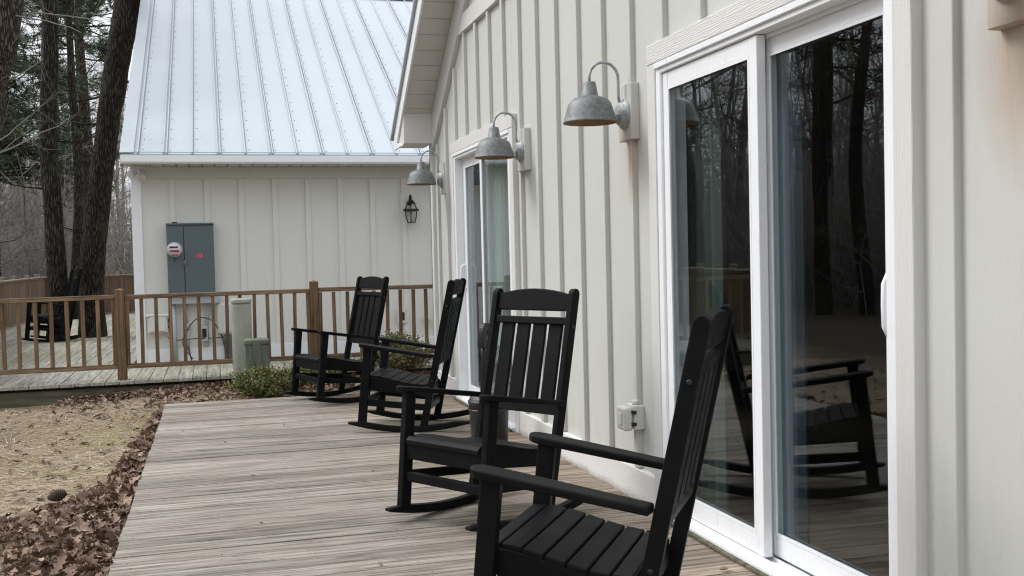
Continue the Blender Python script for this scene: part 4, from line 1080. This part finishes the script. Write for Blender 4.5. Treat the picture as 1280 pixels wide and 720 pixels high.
# ------------------------------------------------------------------ fallen leaves, straw, cone
def oak_leaf(n_pts=11):
    half = [(0,.0),(.10,.05),(.22,.20),(.30,.09),(.45,.29),(.55,.12),(.70,.25),(.80,.10),(.92,.12),(1,0)]
    return half
def leaves(spots, name):
    half = oak_leaf(); prof = [(u, w) for u, w in half]; k = len(prof)
    Vs = []; Fs = []; o_ = 0
    for (x, y, z, s, tilt) in spots:
        yaw_ = rng.uniform(0,6.283); curl = rng.uniform(-1.3,2.2); fold = rng.uniform(-.3,1.5); wv = rng.uniform(-.12,.12)
        rot = Matrix.Rotation(yaw_,3,'Z') @ Matrix.Rotation(rng.gauss(0,tilt),3,'X') @ Matrix.Rotation(rng.gauss(0,tilt),3,'Y')
        ln = rng.uniform(.8,1.25)*s; wd = rng.uniform(.75,1.1)*s
        mid = []; lf = []; rt = []
        for u, w in prof:
            ang = curl*(u-.5); zc = -curl*(u-.5)**2*.55
            mid.append((u-.5, wv*math.sin(3*u), zc)); lf.append((u-.5-.03, w+wv*math.sin(3*u), zc+w*fold*.8)); rt.append((u-.5-.03, -w+wv*math.sin(3*u), zc+w*fold*.8*rng.uniform(.4,1.2)))
        A = [rot @ Vector((p[0]*ln, p[1]*wd, p[2]*s))+Vector((x,y,z)) for p in mid+lf+rt]
        Vs += [tuple(v) for v in A]
        for i in range(k-1):
            Fs.append((o_+i, o_+i+1, o_+k+i+1, o_+k+i)); Fs.append((o_+i+1, o_+i, o_+2*k+i, o_+2*k+i+1))
        o_ += 3*k
    V = np.array(Vs); zmin = V[:,2]
    return mesh_np(name, V, np.array(Fs), M['litter'])
spots = []
for k in range(3600):                              # bank of leaves against the deck's left edge
    y = rng.uniform(3.6,9.7)
    if rng.random() < min(.85, max(0,(y-6.6)/2.6)): continue
    wid = .05+.11*max(0,(9.2-y)/4)*(.5+1.2*abs(noise.noise((y*1.7,3,0))))+ (.46 if y < 6.7 else 0)*min(1,(6.7-y)/.7)
    d = abs(rng.gauss(0,1))*wid*.75
    if rng.random() < .35: d = rng.uniform(0, wid*1.6)
    x = -2.572-d
    hp = max(0, noise.noise((x*2.2,y*2.2,5)))
    spots.append((x, y, gz(x,y)+.012+(.05+.10*hp)*max(0,1-d/.7)*rng.random()+rng.uniform(0,.05)*max(.3,1-d/.9), rng.uniform(.05,.108), .6))
for k in range(2600):                              # strip between the decks
    x = rng.uniform(-3.6,.1); y = 11.10-abs(rng.gauss(0,.42)) if rng.random() < .55 else rng.uniform(9.92,11.1)
    if y < 9.9: continue
    if x < -2.7 and y < 10.85 and rng.random() < .85: continue
    spots.append((x, y, gz(x,y)+.010+rng.uniform(0,.045), rng.uniform(.05,.085), .4))
for k in range(620):                               # scattered over the clearing
    x = rng.uniform(-5.2,-2.6); y = rng.uniform(4,11)
    spots.append((x, y, gz(x,y)+.012, rng.uniform(.04,.085), .3))
o = leaves(spots, 'fallen_leaves'); tag(o, 'brown dry oak leaves piled along the deck edges', 'leaves', kind='stuff')
# a few small leaves blown onto the near deck
sp = [(-.15,3.72,.008,.05,.2),(-2.05,7.6,.006,.035,.2),(-1.6,8.2,.006,.035,.2),(-1.9,6.35,.006,.03,.2),(-2.3,6.9,.006,.03,.2),(-1.2,6.2,.006,.03,.2),(-2.2,8.6,.006,.03,.2),(-1.75,7.0,.006,.03,.2),(-1.45,4.3,.006,.03,.2),(-1.9,5.2,.006,.03,.2),(-2.35,8.2,.006,.025,.2),(-1.85,9.3,.006,.03,.2),(-.35,5.6,.006,.035,.2),(-.3,4.5,.006,.03,.2)]
o = leaves(sp, 'deck_leaves'); tag(o, 'a few small dead leaves scattered on the near deck boards', 'leaves', kind='stuff')
N = 21000                                          # dead grass and pine straw
X = nr.uniform(-5.6,-2.58,N); Y_ = nr.uniform(4.2,11.05,N)
Zg = np.array([gz(a,c) for a,c in zip(X,Y_)])+.006
A = nr.uniform(0,6.283,N); Ln = nr.uniform(.03,.14,N); el = nr.uniform(-.05,.22,N)
D = np.stack([np.cos(A)*np.cos(el), np.sin(A)*np.cos(el), np.sin(el)],1); S_ = np.stack([-np.sin(A), np.cos(A), np.zeros(N)],1)*nr.uniform(.002,.0045,(N,1))
P_ = np.stack([X,Y_,Zg],1)
V = np.stack([P_-S_, P_+S_, P_+D*Ln[:,None]],1).reshape(-1,3)
o = mesh_np('dead_grass', V, np.arange(N*3).reshape(-1,3), M['straw']); tag(o, 'pale dead grass and pine straw on the sandy ground', 'grass', kind='stuff')
t = thing('pine_cone', 'dark pine cone lying on the leaf pile left of the near deck', 'pine cone', (-2.99,6.33,-.02))
b = MB(); c = Vector((-2.99,6.33,-.02)); axx = Vector((.85,.45,.12)).normalized(); e1 = axx.orthogonal().normalized(); e2 = axx.cross(e1)
for k in range(95):
    f = k/94; a = k*2.39996; rad = .030*math.sin(math.pi*(.08+.84*f))**.7; p = c+axx*(f-.5)*.095
    d = (e1*math.cos(a)+e2*math.sin(a)); tip = p+d*rad*1.15+axx*.010
    sdv = axx.cross(d)*.009
    i0 = b.pts([p+d*rad*.3-sdv*.5, p+d*rad*.3+sdv*.5, tip+sdv, tip+axx*.004, tip-sdv, p+d*rad*.3+axx*.006])
    b.poly([i0,i0+1,i0+2,i0+3,i0+4]); b.poly([i0+5,i0+4,i0+3,i0+2,i0+1])
b.build('scales', M['cone'], t)
